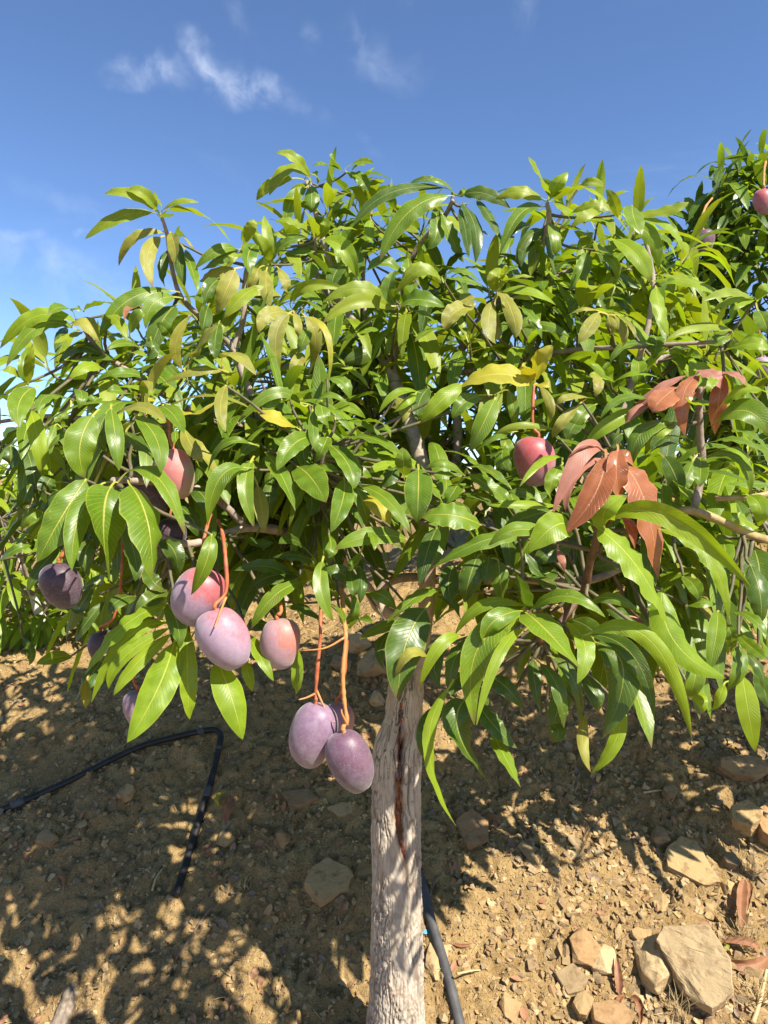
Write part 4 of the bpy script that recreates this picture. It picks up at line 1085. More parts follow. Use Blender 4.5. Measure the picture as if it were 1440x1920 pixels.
def build_trunk():
    prof = [(2080, 738, 150), (1990, 741, 124), (1900, 743, 108), (1800, 744, 99), (1700, 744, 94), (1600, 743, 92), (1500, 743, 92), (1440, 744, 93),
            (1405, 746, 91), (1375, 752, 80), (1345, 757, 71), (1300, 760, 66), (1262, 762, 60), (1238, 763, 44), (1226, 764, 12)]
    rows = []
    for py, cx, w in prof:
        p = at(cx, py, TRUNK_D)
        rows.append([*p, w / 2 * TRUNK_D / F_PX])
    n = 560
    S = catmull(rows, n)
    C, R = S[:, :3], S[:, 3]
    nth = 300
    na = 30
    crack = {}

    def disp(TH, LL):
        Lmax = LL.max()
        q = LL / Lmax                                           # 0 at the ground, 1 at the fork
        a = TH / (2 * PI) * na
        wob = 0.9 * vnoise(np.cos(TH) * 3 + LL * 22, np.sin(TH) * 3 + LL * 22 + 9)
        sd_ = np.where(TH > PI, TH - 2 * PI, TH) * 0.062                     # metres round the trunk, seam at the back
        wp = 1.3 * vnoise(sd_ * 38 + 11, LL * 19)
        wq = 0.9 * vnoise(sd_ * 90 + 5, LL * 60 + 3)
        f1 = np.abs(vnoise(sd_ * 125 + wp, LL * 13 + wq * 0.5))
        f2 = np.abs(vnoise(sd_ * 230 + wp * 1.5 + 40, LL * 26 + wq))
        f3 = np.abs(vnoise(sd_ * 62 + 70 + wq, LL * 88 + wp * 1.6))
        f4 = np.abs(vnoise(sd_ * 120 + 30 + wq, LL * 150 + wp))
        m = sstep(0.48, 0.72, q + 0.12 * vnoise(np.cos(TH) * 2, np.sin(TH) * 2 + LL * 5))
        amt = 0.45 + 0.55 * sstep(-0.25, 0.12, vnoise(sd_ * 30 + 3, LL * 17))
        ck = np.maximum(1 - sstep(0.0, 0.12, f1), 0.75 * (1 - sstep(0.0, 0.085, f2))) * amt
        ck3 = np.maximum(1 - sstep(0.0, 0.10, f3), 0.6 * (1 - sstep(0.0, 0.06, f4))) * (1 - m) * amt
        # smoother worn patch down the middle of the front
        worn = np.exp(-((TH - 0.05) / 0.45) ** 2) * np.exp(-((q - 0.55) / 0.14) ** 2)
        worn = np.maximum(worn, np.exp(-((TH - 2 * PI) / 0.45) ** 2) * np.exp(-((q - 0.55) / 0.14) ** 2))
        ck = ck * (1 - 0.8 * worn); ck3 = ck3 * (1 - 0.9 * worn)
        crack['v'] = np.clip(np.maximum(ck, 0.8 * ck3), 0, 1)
        rough = 0.005 * vnoise(np.cos(TH) * 4, np.sin(TH) * 4 + LL * 26) + 0.0022 * vnoise(np.cos(TH) * 12 + 5, np.sin(TH) * 12 + LL * 90)
        # slit where the fork starts, on the front
        th2 = np.minimum(TH, 2 * PI - TH)
        side = np.where(TH > PI, TH - 2 * PI, TH)
        zslit = (0.805 - q) / 0.035
        slit = np.exp(-((side - 0.10) / 0.13) ** 2) * np.exp(-zslit ** 2)
        return -0.0055 * np.maximum(ck, ck3 * 0.8) + rough - 0.016 * slit
    V, Fq, uv = tube(C, R, nth, disp)
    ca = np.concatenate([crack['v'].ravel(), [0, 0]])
    return V, Fq, uv, ca, C, R


def skin_point(C, R, k, th, lift):
    T, A, B = frames(C)
    return C[k] + (R[k] + lift) * (math.cos(th) * A[k] + math.sin(th) * B[k])


trunk_base = at(741, 1990, TRUNK_D)
trunk_base[2] = float(ground_z(trunk_base[0], trunk_base[1]))
TREE = thing('mango_tree', 'mango tree with a pale cracked trunk and coppery young leaves, nearest the camera', 'tree', trunk_base)
V, Fq, uv, ca, TC, TR = build_trunk()
SAP_RUN = [(1318, 752, 2.0), (1335, 751, 5.5), (1352, 751, 4.5), (1372, 750, 2.0), (1400, 749, 2.6), (1425, 749, 3.6), (1450, 748, 3.4), (1462, 747, 5.2), (1480, 748, 3.2), (1500, 748, 4.0),
           (1522, 747, 5.8), (1545, 747, 5.5), (1565, 749, 4.2), (1585, 753, 3.4), (1605, 758, 2.2), (1612, 760, 0.8)]
rel = V - CAM
dep = rel @ FWD
vpx = 720 + F_PX * (rel @ RGT) / dep
vpy = 960 - F_PX * (rel @ UPV) / dep
sr_ = np.array(SAP_RUN)
off_ = np.abs(vpx - np.interp(vpy, sr_[:, 0], sr_[:, 1])) - np.interp(vpy, sr_[:, 0], sr_[:, 2])
wob_ = 5 * vnoise(vpy * 0.09, vpx * 0.2)
stain = (1 - sstep(0.0, 9.0, off_ + wob_)) * sstep(1325, 1400, vpy) * (1 - sstep(1600, 1720, vpy)) * (dep < TRUNK_D)
groove = np.exp(-(np.maximum(off_, 0) / 3.0) ** 2) * sstep(1312, 1330, vpy) * (1 - sstep(1560, 1610, vpy)) * (dep < TRUNK_D)
V = V + (groove * 0.005)[:, None] * FWD
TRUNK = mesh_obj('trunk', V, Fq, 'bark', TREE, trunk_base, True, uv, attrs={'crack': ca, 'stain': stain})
TRUNK['label'] = 'pale cracked trunk with a dark slit and a red sap streak'


def trunk_row(py):
    d = pdir(745, py)
    z = (CAM + d * TRUNK_D / (d @ FWD))[2]
    return int(np.argmin(np.abs(TC[:, 2] - z)))


def build_sap():
    # a run of dried gum down the front of the trunk: photo rows, sideways place, half width
    run = SAP_RUN
    T, A, B = frames(TC)
    bv = BVHTree.FromPolygons(V.tolist(), Fq)
    S = catmull(run, 90)
    Vs = []
    nc = 9
    for k, (py, px, hw) in enumerate(S):
        hw = max(0.5, hw * (0.85 + 0.3 * (py > 1505)) * (1 + 0.5 * float(vnoise(np.array(k * 0.35), np.array(2.0)))))
        px = px + 1.5 * float(vnoise(np.array(k * 0.28 + 40), np.array(7.0)))
        for c in range(nc):
            u = -1 + 2 * c / (nc - 1)
            d = pdir(px + u * hw, py)
            hit = bv.ray_cast(Vector(CAM), Vector(d))
            p = np.array(hit[0][:]) if hit[0] else at(px + u * hw, py, TRUNK_D - 0.05)
            lift = -0.0006 + (0.0026 + 0.0025 * float(vnoise(np.array(k * 0.5), np.array(c * 0.6)))) * (1 - u * u)
            Vs.append(p - d * lift)
    Fs = []
    for r in range(len(S) - 1):
        for c in range(nc - 1):
            a = r * nc + c
            Fs.append([a, a + nc, a + nc + 1, a + 1])
    o = mesh_obj('sap_streak', np.array(Vs), Fs, 'sap', TRUNK, Vs[0])
    o['label'] = 'glossy dark red streak of dried sap running down the bark'


build_sap()

for nm, mat, pts in LIMBS:
    rows = [[*at(x, y, d), r] for x, y, d, r in pts]
    n = max(24, len(rows) * 9)
    S = catmull(rows, n)
    R = S[:, 3] * (1 + 0.14 * vnoise(np.linspace(0, n * 0.35, n), np.full(n, float(len(NODES)))))
    V2, F2, uv2 = tube(S[:, :3], R, 14, lambda TH, LL: 0.0016 * vnoise(np.cos(TH) * 3 + LL * 40, np.sin(TH) * 3 + LL * 12))
    ck = np.clip(vnoise(uv2[:, 0] * 17 * 2, uv2[:, 1] * 30) * 2.2, 0, 0.8)
    mesh_obj(nm, V2, F2, mat, TREE, S[0, :3], True, uv2, attrs={'crack': ck})
    for k in range(4, n, 3):
        NODES.append(S[k, :3])
NODES = np.array(NODES)


def make_shoot(tree, tip, nodes, mat='shoot', r0=0.0022, r1=0.0038, axis=None, back=True, name='shoot'):
    """a young stem from the nearest limb out to `tip`"""
    d = np.linalg.norm(nodes - tip, axis=1)
    if back:
        d = d + np.where((nodes - tip) @ FWD < -0.01, 0.25, 0)
    j = int(np.argmin(d))
    root = nodes[j]
    L = np.linalg.norm(tip - root)
    ax = norm(tip - root) if axis is None else axis
    ctl = tip - ax * 0.45 * L + np.array([0, 0.015, -0.01])
    t = np.linspace(0, 1, 9)[:, None]
    C = (1 - t) ** 2 * root + 2 * t * (1 - t) * ctl + t ** 2 * tip
    C = C + (0.006 * min(1, L / 0.1)) * np.sin(t * 7 + tip[0] * 40) * np.array([1, 0.4, 0.3]) * t * (1 - t) * 3
    V2, F2, uv2 = tube(C, np.linspace(r1, r0, 9), 7)
    return mesh_obj(name, V2, F2, mat, tree, root, True, uv2)


def hero_leaves():
    ents = parse_hero()
    for h in hub_shoots(ents):
        c, D = h['c'], h['D'] + 0.012
        tip = at(c[0], c[1], D)
        red = any(m['k'] in 'rp' for m in h['m'])
        sh = make_shoot(TREE, tip, NODES, 'shoot_red' if red else 'shoot')
        for e in h['m']:
            k, D = e['k'], e['D']
            dt = random.gauss(-0.035, 0.03)
            b3 = at(*e['b'], D)
            m3 = at(*e['m'], D + dt * 0.45 - 0.02)
            t3 = at(*e['t'], D + dt)
            ctl = 2 * m3 - (b3 + t3) / 2
            s = np.linspace(0, 1, 19)[:, None]
            C = (1 - s) ** 2 * b3 + 2 * s * (1 - s) * ctl + s ** 2 * t3
            width = e['w'] * D / F_PX * (1.2 if e['w'] > 44 else 0.96)
            Lr = np.linalg.norm(np.diff(C, axis=0), axis=1).sum()
            toc = norm(CAM - m3)
            tang = norm(t3 - b3)
            # the upper face looks up and outward
            nh = norm(toc * 0.62 + ZUP * 0.62 + SIDE * 0.5 + RS.normal(0, 0.16, 3))
            if tang[2] > 0.5:
                nh = norm(toc * 0.9 + ZUP * 0.15 + RS.normal(0, 0.15, 3))
            width = min(width, Lr * 0.45) if Lr > 0.05 else width
            pet = tip
            if np.linalg.norm(pet - b3) > 0.05 or (tip - b3) @ (C[1] - C[0]) > 0:
                pet = b3 - norm(C[1] - C[0]) * 0.018 + np.array([0, 0.008, 0])
            make_leaf(C, pet, width, k, TREE, sh, nh, 'hero', fold=random.uniform(0.02, 0.42), curl=random.uniform(0.0, 0.42), wave=random.uniform(0.02, 0.085) * (2.0 if k == 'l' and Lr > 0.16 else 1.0),
                      twist=random.gauss(0, 0.4), hero=True)


hero_leaves()


def rosette(tree, sh, c, axis, n, L, droop, kinds, lod, spread=(0.15, 1.45), ratio=0.20):
    az0 = random.random() * 6.3
    ax = norm(axis)
    e1 = norm(np.cross(ax, np.array([0.3, 1, 0.2])))
    e2 = np.cross(ax, e1)
    for i in range(n):
        f = i / max(1, n - 1)
        az = az0 + i * 2.39996 + random.gauss(0, 0.2)
        pol = spread[0] + (spread[1] - spread[0]) * (f ** 0.7) + random.gauss(0, 0.13)
        d = norm(ax * math.cos(pol) + (e1 * math.cos(az) + e2 * math.sin(az)) * math.sin(pol))
        ll = L * random.uniform(0.72, 1.12) * (0.62 + 0.38 * min(1, f * 2.2))
        K = 10
        dr = droop * random.uniform(0.5, 1.35)
        b = c - ax * 0.05 * f * L / 0.17
        p0 = b + d * 0.022
        P = [p0]
        dd = d.copy()
        for k in range(K):
            h = math.sqrt(dd[0] ** 2 + dd[1] ** 2)
            dd = norm(dd + np.array([0, 0, -1]) * dr / K * (0.35 + h))
            P.append(P[-1] + dd * ll / K)
        C = np.array(P)
        nh = norm(ZUP * 0.9 + d * 0.25 + ax * 0.3 + RS.normal(0, 0.13, 3))
        if abs(norm(C[-1] - C[0]) @ nh) > 0.9:
            nh = norm(nh + d * 0.8)
        k = random.choice(kinds)
        make_leaf(C, b, ll * ratio * random.uniform(0.85, 1.2), k, tree, sh, nh, lod, fold=random.uniform(0.05, 0.5), curl=random.uniform(0, 0.4), wave=random.uniform(0.01, 0.08), twist=random.gauss(0, 0.3))


TOPLINE = np.array([(-300, 760), (0, 700), (100, 640), (200, 620), (320, 590), (400, 520), (470, 500), (540, 430), (600, 380), (700, 390), (800, 420), (900, 440), (960, 520), (1010, 440), (1100, 420), (1250, 480), (1330, 560), (1440, 600), (1800, 640)])
BOTLINE = np.array([(-300, 1080), (0, 1060), (200, 1060), (300, 1100), (500, 1080), (620, 1040), (660, 960), (830, 960), (880, 1060), (1000, 1130), (1200, 1180), (1440, 1220), (1800, 1250)])


def filler():
    rs = np.random.RandomState(23)
    n = 0
    extra = [(612, 392, 1.93), (665, 385, 2.0), (735, 420, 2.0), (795, 420, 1.95), (560, 440, 1.9), (695, 430, 1.95), (520, 470, 1.8), (640, 430, 1.95), (1062, 400, 1.78), (1125, 408, 1.85), (1195, 430, 1.78),
             (1290, 480, 1.85), (360, 590, 1.65), (260, 620, 1.6), (230, 690, 1.55), (90, 690, 1.5)]
    for px, py, D in extra:
        c = at(px, py, D)
        ax = norm(np.array([(px - 760) / 1500 + rs.normal(0, 0.15), rs.normal(-0.2, 0.2), 0.9]))
        sh = make_shoot(TREE, c, NODES, 'shoot', axis=ax, back=False)
        rosette(TREE, sh, c, ax, rs.randint(9, 12), rs.uniform(0.18, 0.24), rs.uniform(1.1, 2.0), 'yyyylg', 'mid', (0.25, 1.4))
    zones = [(150, 640, 850, 1090, 1.5, 1.8, 12, 'gggdll'), (840, 1420, 850, 1150, 1.5, 1.8, 15, 'gggdll'), (380, 1300, 600, 900, 1.85, 2.4, 28, 'ggdyyl'), (1500, 2000, 800, 1180, 1.8, 2.3, 14, 'gd'),  # zone past the right edge: unseen whorls added to shade the slope
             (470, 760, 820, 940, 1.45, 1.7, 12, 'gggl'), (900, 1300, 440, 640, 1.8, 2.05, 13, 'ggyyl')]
    for x0, x1, y0, y1, d0, d1, cnt, kinds in zones:
        for _ in range(cnt):
            px, py, D = rs.uniform(x0, x1), rs.uniform(y0, y1), rs.uniform(d0, d1)
            c = at(px, py, D)
            ax = norm(np.array([(px - 760) / 900 + rs.normal(0, 0.25), rs.normal(-0.3, 0.3), 0.75]))
            sh = make_shoot(TREE, c, NODES, 'shoot', axis=ax, back=False)
            rosette(TREE, sh, c, ax, rs.randint(9, 13), rs.uniform(0.17, 0.24), rs.uniform(1.2, 2.3), kinds, 'mid')
    # whorls at the shoot tips that face the camera
    whorls = [(590, 800, 1.40, 'gggl'), (440, 735, 1.46, 'ygg'), (265, 765, 1.30, 'ggo'), (530, 760, 1.42, 'ggl'), (610, 890, 1.38, 'gggd'), (835, 925, 1.40, 'ggd'), (1160, 735, 1.55, 'ggl'),
              (1110, 575, 1.62, 'yylg'), (1335, 650, 1.5, 'lyg'), (880, 640, 1.66, 'yyg'), (765, 575, 1.72, 'ylg'), (640, 560, 1.72, 'yyg'), (985, 660, 1.62, 'ylg'), (480, 575, 1.66, 'yyg'), (345, 700, 1.5, 'ygo'),
              (205, 705, 1.46, 'ylg'), (60, 800, 1.42, 'ggl'), (940, 905, 1.45, 'ggd'), (1250, 900, 1.36, 'ggd'), (1370, 1050, 1.36, 'gdl'), (1410, 840, 1.42, 'llg'), (520, 1020, 1.5, 'ddg'),
              (1060, 940, 1.45, 'ggd'), (1190, 1040, 1.42, 'dg'), (350, 850, 1.42, 'gdo'), (130, 900, 1.36, 'gd'), (1020, 540, 1.72, 'gdg'), (560, 680, 1.6, 'yyg'), (830, 520, 1.76, 'ggd')]
    for px, py, D, kinds in whorls:
        c = at(px, py, D)
        ax = norm(np.array([(px - 720) / 1400 + rs.normal(0, 0.15), -0.45 + rs.normal(0, 0.12), 0.85]))
        sh = make_shoot(TREE, c, NODES, 'shoot', axis=ax, back=False)
        rosette(TREE, sh, c, ax, rs.randint(12, 16), rs.uniform(0.17, 0.205), rs.uniform(1.3, 2.0), kinds, 'mid', (0.35, 1.5), 0.215)
    while n < 140:
        px = rs.uniform(-120, 1950)
        t = np.interp(px, TOPLINE[:, 0], TOPLINE[:, 1]); q = np.interp(px, BOTLINE[:, 0], BOTLINE[:, 1])
        py = rs.uniform(t + 75, q)
        if 425 < px < 500 and 560 < py < 760:                   # the gap with sky
            continue
        if px < 130 and (py < 760 or py > 880):
            continue
        if 660 < px < 830 and py > 900:
            continue
        D = rs.uniform(1.72, 2.35) if py < 850 else rs.uniform(1.5, 2.1)
        if px > 1440 or px < 0:  # whorls past the right edge are out of view, added for their shade
            D = rs.uniform(1.85, 2.4)
        c = at(px, py, D)
        ax = norm(np.array([(px - 760) / 900 + rs.normal(0, 0.25), rs.normal(-0.25, 0.3), 0.75]))
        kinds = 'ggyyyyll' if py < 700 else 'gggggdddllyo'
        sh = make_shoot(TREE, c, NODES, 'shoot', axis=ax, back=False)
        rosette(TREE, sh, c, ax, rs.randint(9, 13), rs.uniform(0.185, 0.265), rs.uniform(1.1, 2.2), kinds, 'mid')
        n += 1


filler()


# ------------------------------------------------------------------ mango trees behind
def back_tree(name, label, base_px, D, crown_px, crown_r, n_ros, leafL, seed, kinds, trunk_r=0.03, lime=False, squash=(1, 1, 1), group='mango trees growing behind', extra=()):
    rs = np.random.RandomState(seed)
    cc = at(*crown_px, D)
    base = at(*base_px, D)
    base[2] = float(ground_z(base[0], base[1])) - 0.02
    tr = thing(name, label, 'tree', base, group)
    fork = base + (cc - base) * 0.45 + np.array([0.02, 0, 0])
    S = catmull([[*base, trunk_r * 1.25], [*(base * 0.6 + fork * 0.4 + np.array([0.015, 0.01, 0])), trunk_r], [*fork, trunk_r * 0.8], [*cc, trunk_r * 0.35]], 28)
    V2, F2, uv2 = tube(S[:, :3], S[:, 3], 16, lambda TH, LL: 0.003 * vnoise(np.cos(TH) * 3, np.sin(TH) * 3 + LL * 25))
    mesh_obj('trunk', V2, F2, 'lime_bark' if lime else 'bark', tr, base, True, uv2, attrs={'crack': np.zeros(len(V2))})
    nodes = [S[k, :3] for k in range(12, 28, 2)]
    for k in range(7):
        th = k * 0.9 + rs.rand()
        end = cc + crown_r * np.array([math.cos(th) * 0.7, math.sin(th) * 0.7, rs.uniform(-0.35, 0.6)])
        mid = (fork + end) / 2 + np.array([0, 0, 0.06])
        Q = catmull([[*S[14 + k, :3], trunk_r * 0.4], [*mid, trunk_r * 0.3], [*end, trunk_r * 0.14]], 12)
        V2, F2, uv2 = tube(Q[:, :3], Q[:, 3], 8)
        mesh_obj('limb', V2, F2, 'limb', tr, Q[0, :3], True, uv2)
        nodes += [Q[i, :3] for i in range(4, 12, 2)]
    nodes = np.array(nodes)
    for k in range(n_ros):
        d = norm(rs.normal(size=3)) * np.array(squash)
        r = rs.uniform(0.5, 1.0) ** 0.5
        c = cc + d * crown_r * r
        ax = norm(d + np.array([0, -0.15, 0.8]))
        sh = make_shoot(tr, c, nodes, 'shoot', 0.002, 0.004, ax, back=False)
        rosette(tr, sh, c, ax, rs.randint(7, 12), leafL * rs.uniform(0.85, 1.15), rs.uniform(0.9, 1.9), kinds, 'low' if D > 2.8 else 'mid', ratio=0.235)
    for ex in extra:
        c = at(*ex)
        ax = norm(np.array([rs.normal(0, 0.3), -0.2, 0.9]))
        sh = make_shoot(tr, c, nodes, 'shoot', 0.002, 0.004, ax, back=False)
        rosette(tr, sh, c, ax, rs.randint(9, 13), leafL * rs.uniform(0.85, 1.1), rs.uniform(1.0, 1.9), kinds, 'low')
    return tr, nodes


back_tree('mango_tree', 'mango tree up the slope at the right edge, a purple mango on its left side', (1500, 1100), 3.25, (1455, 625), np.array([0.60, 0.42, 0.70]), 150, 0.215, 41, 'ddgggl',
          extra=[(1378, 300, 3.2), (1352, 335, 3.15), (1405, 325, 3.2), (1425, 300, 3.2), (1370, 375, 3.2), (1345, 420, 3.25), (1415, 390, 3.2), (1305, 480, 3.25), (1285, 530, 3.2), (1350, 500, 3.15),
                 (1400, 450, 3.1), (1440, 430, 3.1), (1390, 540, 3.1), (1330, 560, 3.1), (1430, 350, 3.15), (1450, 300, 3.2), (1420, 500, 3.05), (1290, 600, 3.1), (1360, 610, 3.05), (1270, 500, 3.2), (1310, 440, 3.25), (1330, 470, 3.1), (1290, 560, 3.0), (1250, 560, 3.1)])
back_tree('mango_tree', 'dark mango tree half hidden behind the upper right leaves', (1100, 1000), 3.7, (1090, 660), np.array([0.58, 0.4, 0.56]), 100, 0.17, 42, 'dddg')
back_tree('mango_tree', 'low bushy mango tree with a whitened trunk in the left background', (82, 1238), 3.4, (30, 1025), np.array([0.80, 0.5, 0.44]), 135, 0.165, 43, 'lllgy', 0.026, True)
back_tree('mango_tree', 'mango tree seen through gaps in the middle of the nearest crown', (520, 1060), 4.0, (600, 740), np.array([0.85, 0.5, 0.62]), 100, 0.17, 44, 'gddl')
back_tree('mango_tree', 'mango tree showing between leaves right of the crimson mango', (1330, 1000), 4.6, (1300, 850), np.array([0.9, 0.5, 0.50]), 90, 0.17, 45, 'gddl')
back_tree('mango_tree', 'mango tree at the far left showing under the lowest left branch', (240, 1150), 4.3, (250, 960), np.array([0.9, 0.5, 0.42]), 90, 0.16, 46, 'ggdly')


# which leaves show largest: rays through the picture
def count_hits():
    VV, FF, own = [], [], []
    off = 0
    for i, lf in enumerate(LEAVES):
        VV.append(lf.V)
        FF.append(lf.F + off)
        own.append(np.full(len(lf.F), i))
        off += len(lf.V)
    own = np.concatenate(own)
    bv = BVHTree.FromPolygons(np.vstack(VV).tolist(), np.vstack(FF).tolist())
    o = Vector(CAM)
    for py in np.arange(3, 1920, 6.0):
        for px in np.arange(3, 1440, 6.0):
            h = bv.ray_cast(o, Vector(pdir(px, py)))
            if h[2] is not None:
                LEAVES[own[h[2]]].hits += 1


count_hits()


def build_leaves():
    by = {}
    for lf in LEAVES:
        by.setdefault(lf.tree.name, []).append(lf)
    for tn, ls in by.items():
        tree = ls[0].tree
        ls.sort(key=lambda l: -l.hits)
        one = [l for l in ls[:300] if l.hits >= 3]
        rest = ls[len(one):]
        for l in one:
            o = mesh_obj('leaf', l.V, l.F, 'leaf_' + l.type, l.shoot, l.base, True, l.uv, attrs={'rnd': np.full(len(l.V), l.rnd)})
            if l.type in 'rp':
                o['label'] = 'coppery red young leaf'
        VV = []; FF = []; UV = []; MI = []; RN = []
        off = 0
        for l in rest:
            VV.append(l.V); FF.extend((l.F + off).tolist()); UV.append(l.uv)
            MI += [LEAF_TYPES.index(l.type)] * len(l.F)
            RN.append(np.full(len(l.V), l.rnd))
            off += len(l.V)
        if VV:
            f = mesh_obj('foliage', np.vstack(VV), FF, LEAF_SLOTS, tree, wpos(tree), True, np.vstack(UV), MI, {'rnd': np.concatenate(RN)})
            f['kind'] = 'stuff'


build_leaves()

# ------------------------------------------------------------------ mangoes
def mango_mesh(seed, w, h):
    rs = np.random.RandomState(seed)
    nu, nv = 36, 26
    ph = np.linspace(0, PI, nv + 1)
    th = np.linspace(0, 2 * PI, nu, endpoint=False)
    r = np.sin(ph) ** 0.90
    r = r * (1 + 0.12 * np.cos(ph))                              # fuller shoulders than tip
    P, T = np.meshgrid(ph, th, indexing='ij')
    Rr = np.repeat(r[:, None], nu, 1)
    x = Rr * np.cos(T) * w / 2
    y = Rr * np.sin(T) * w / 2 * 0.88
    z = np.cos(P) * h / 2
    x = x + w * 0.05 * np.sin(P * 2.0) * (1 if seed % 2 else -1) + w * 0.03 * np.exp(-((P - 2.6) / 0.3) ** 2)
    x = x + w * 0.01 * vnoise(np.cos(T) * 2 + seed, P * 2); z = z - h * 0.03 * np.exp(-(P / 0.3) ** 2)
    V = np.stack([x, y, z], -1).reshape(-1, 3)
    i = np.arange(nv)[:, None]; j = np.arange(nu)[None, :]; j2 = (j + 1) % nu
    Fq = np.stack([i * nu + j, (i + 1) * nu + j, (i + 1) * nu + j2, i * nu + j2], -1).reshape(-1, 4)
    return V, Fq


def mango(px, py, w, h, D, skin, tilt, label, stalk, smat='stalk_red', seed=1, sr=0.0030, yaw=0.0, twigs=()):
    c = at(px, py, D)
    W, H = w * D / F_PX, h * D / F_PX
    M = Matrix.Rotation(math.radians(-tilt), 3, 'Y') @ Matrix.Rotation(yaw, 3, 'Z')
    V, Fq = mango_mesh(seed, W, H)
    V = V @ np.array(M).T
    t = thing('mango', label, 'mango', c, 'mangoes hanging on the trees')
    # the skin is laid out in the fruit's own axes, so the mesh stays local and upright
    f = mesh_obj('fruit', V + c, Fq, skin, t, c)
    top = c + np.array(M) @ np.array([0, 0, H / 2 * 0.93])
    pts = [top + (top - c) * -0.05, top + norm(top - c) * 0.008] + [at(*q) for q in stalk]
    C = catmull(pts, max(16, len(pts) * 6))
    n = len(C)
    rr = sr * (1 + 0.35 * np.exp(-np.linspace(0, 6, n) * 2.5) + 0.55 * vnoise(np.linspace(0, n * 0.8, n), np.full(n, seed * 3.0)))
    V2, F2, uv2 = tube(C, rr, 8)
    st = mesh_obj('stalk', V2, F2, smat, t, pts[0], True, uv2)
    for tw in twigs:
        Cq = catmull([at(*q) for q in tw], 12)
        V3, F3, uv3 = tube(Cq, np.linspace(0.0022, 0.0011, 12), 6)
        mesh_obj('side_stalk', V3, F3, 'stalk_orange', st, Cq[0], True, uv3)
    return t


mango(370, 1119, 96, 114, 1.20, 'skin_lilac_blush', -12, 'lilac mango with a red blush, a leaf across its face, upper of the touching pair', [(378, 1040, 1.2), (385, 1000, 1.22), (395, 965, 1.27)], seed=3)
mango(420, 1198, 95, 122, 1.16, 'skin_lilac', 14, 'pale lilac mango touching the blushed one, lower of that pair', [(424, 1108, 1.17), (423, 1050, 1.18), (417, 1000, 1.22), (409, 975, 1.27)], seed=4,
      twigs=[[(424, 1120, 1.165), (412, 1150, 1.135), (402, 1178, 1.115)]])
mango(525, 1207, 77, 97, 1.22, 'skin_peach', 6, 'small peach and lilac mango alone between the two pairs', [(527, 1146, 1.22), (524, 1110, 1.25), (530, 1060, 1.32)], seed=5)
mango(586, 1378, 88, 126, 1.18, 'skin_purple', -6, 'purple mango hanging left of the two lowest ones, half in shade', [(592, 1300, 1.18), (595, 1255, 1.18), (600, 1200, 1.185), (601, 1155, 1.2), (602, 1090, 1.28)], 'stalk_red', 7,
      twigs=[[(592, 1300, 1.18), (575, 1308, 1.175), (560, 1312, 1.17)], [(594, 1295, 1.18), (606, 1322, 1.17), (620, 1348, 1.165), (628, 1354, 1.162)]])
mango(632, 1362, 62, 92, 1.29, 'skin_lilac', 0, 'mango mostly hidden behind the two lowest mangoes', [(640, 1300, 1.28), (646, 1260, 1.25), (650, 1200, 1.26)], seed=9)
mango(657, 1428, 84, 122, 1.15, 'skin_purple_shaded', 12, 'lowest mango of all, dusky purple, left of the trunk', [(650, 1350, 1.15), (645, 1310, 1.155), (643, 1260, 1.16), (648, 1200, 1.17), (646, 1168, 1.19), (640, 1100, 1.27)], 'stalk_orange', 8, sr=0.0036,
      twigs=[[(652, 1360, 1.148), (642, 1340, 1.14), (640, 1330, 1.14)], [(647, 1195, 1.17), (610, 1215, 1.16), (566, 1220, 1.165)]])
mango(328, 888, 72, 98, 1.24, 'skin_rose', 4, 'rose red mango with a green flank at upper left', [(319, 825, 1.24), (317, 790, 1.25), (318, 762, 1.28)], seed=12)
mango(284, 922, 70, 92, 1.34, 'skin_painted_shade', 0, 'dark mango in deep shade behind the rose red one', [(290, 860, 1.36), (300, 800, 1.4)], seed=14)
mango(318, 1010, 60, 78, 1.38, 'skin_painted_shade', 0, 'almost black shaded mango below the rose red one', [(320, 960, 1.4), (330, 900, 1.45)], seed=15)
mango(115, 1098, 75, 90, 1.22, 'skin_painted_shade', 4, 'round dusky purple mango at far left below the big ribbed leaves', [(120, 1035, 1.22), (128, 990, 1.24), (150, 940, 1.28)], seed=16)
mango(200, 1222, 60, 86, 1.40, 'skin_painted_shade', 12, 'dark mango peeping out above the fan of lime leaves', [(212, 1160, 1.36), (224, 1110, 1.36), (230, 1040, 1.36), (232, 980, 1.38)], seed=18)
mango(258, 1330, 52, 74, 1.50, 'skin_purple', 0, 'small lilac mango behind the longest lime leaf at lower left', [(250, 1270, 1.5), (255, 1200, 1.52), (260, 1130, 1.55)], seed=20)
mango(1002, 865, 79, 94, 1.36, 'skin_red', -8, 'crimson mango hanging right of centre from a straight orange stalk', [(999, 800, 1.36), (999, 760, 1.36), (1001, 722, 1.37)], 'stalk_red', 22)
mango(1096, 774, 34, 38, 2.05, 'skin_lilac', 0, 'tiny lilac mango in the dark leaves right of the crimson one', [(1094, 740, 2.05), (1092, 715, 2.1)], seed=24)
mango(1166, 716, 40, 46, 2.2, 'skin_purple', 0, 'pale mango almost hidden in leaves left of the upper coppery shoot', [(1165, 680, 2.2), (1164, 650, 2.25)], seed=26)
mango(1321, 452, 38, 43, 2.78, 'skin_dark', 10, 'dark purple mango on the tree at upper right, sky beside it', [(1314, 420, 2.79), (1322, 390, 2.9), (1335, 372, 3.1)], 'stalk_orange', 27, sr=0.005)
mango(1432, 379, 38, 48, 2.78, 'skin_red', 0, 'red mango at the right edge high in the far tree', [(1432, 345, 2.78), (1433, 318, 2.9), (1436, 302, 3.1)], 'stalk_orange', 28, sr=0.005)
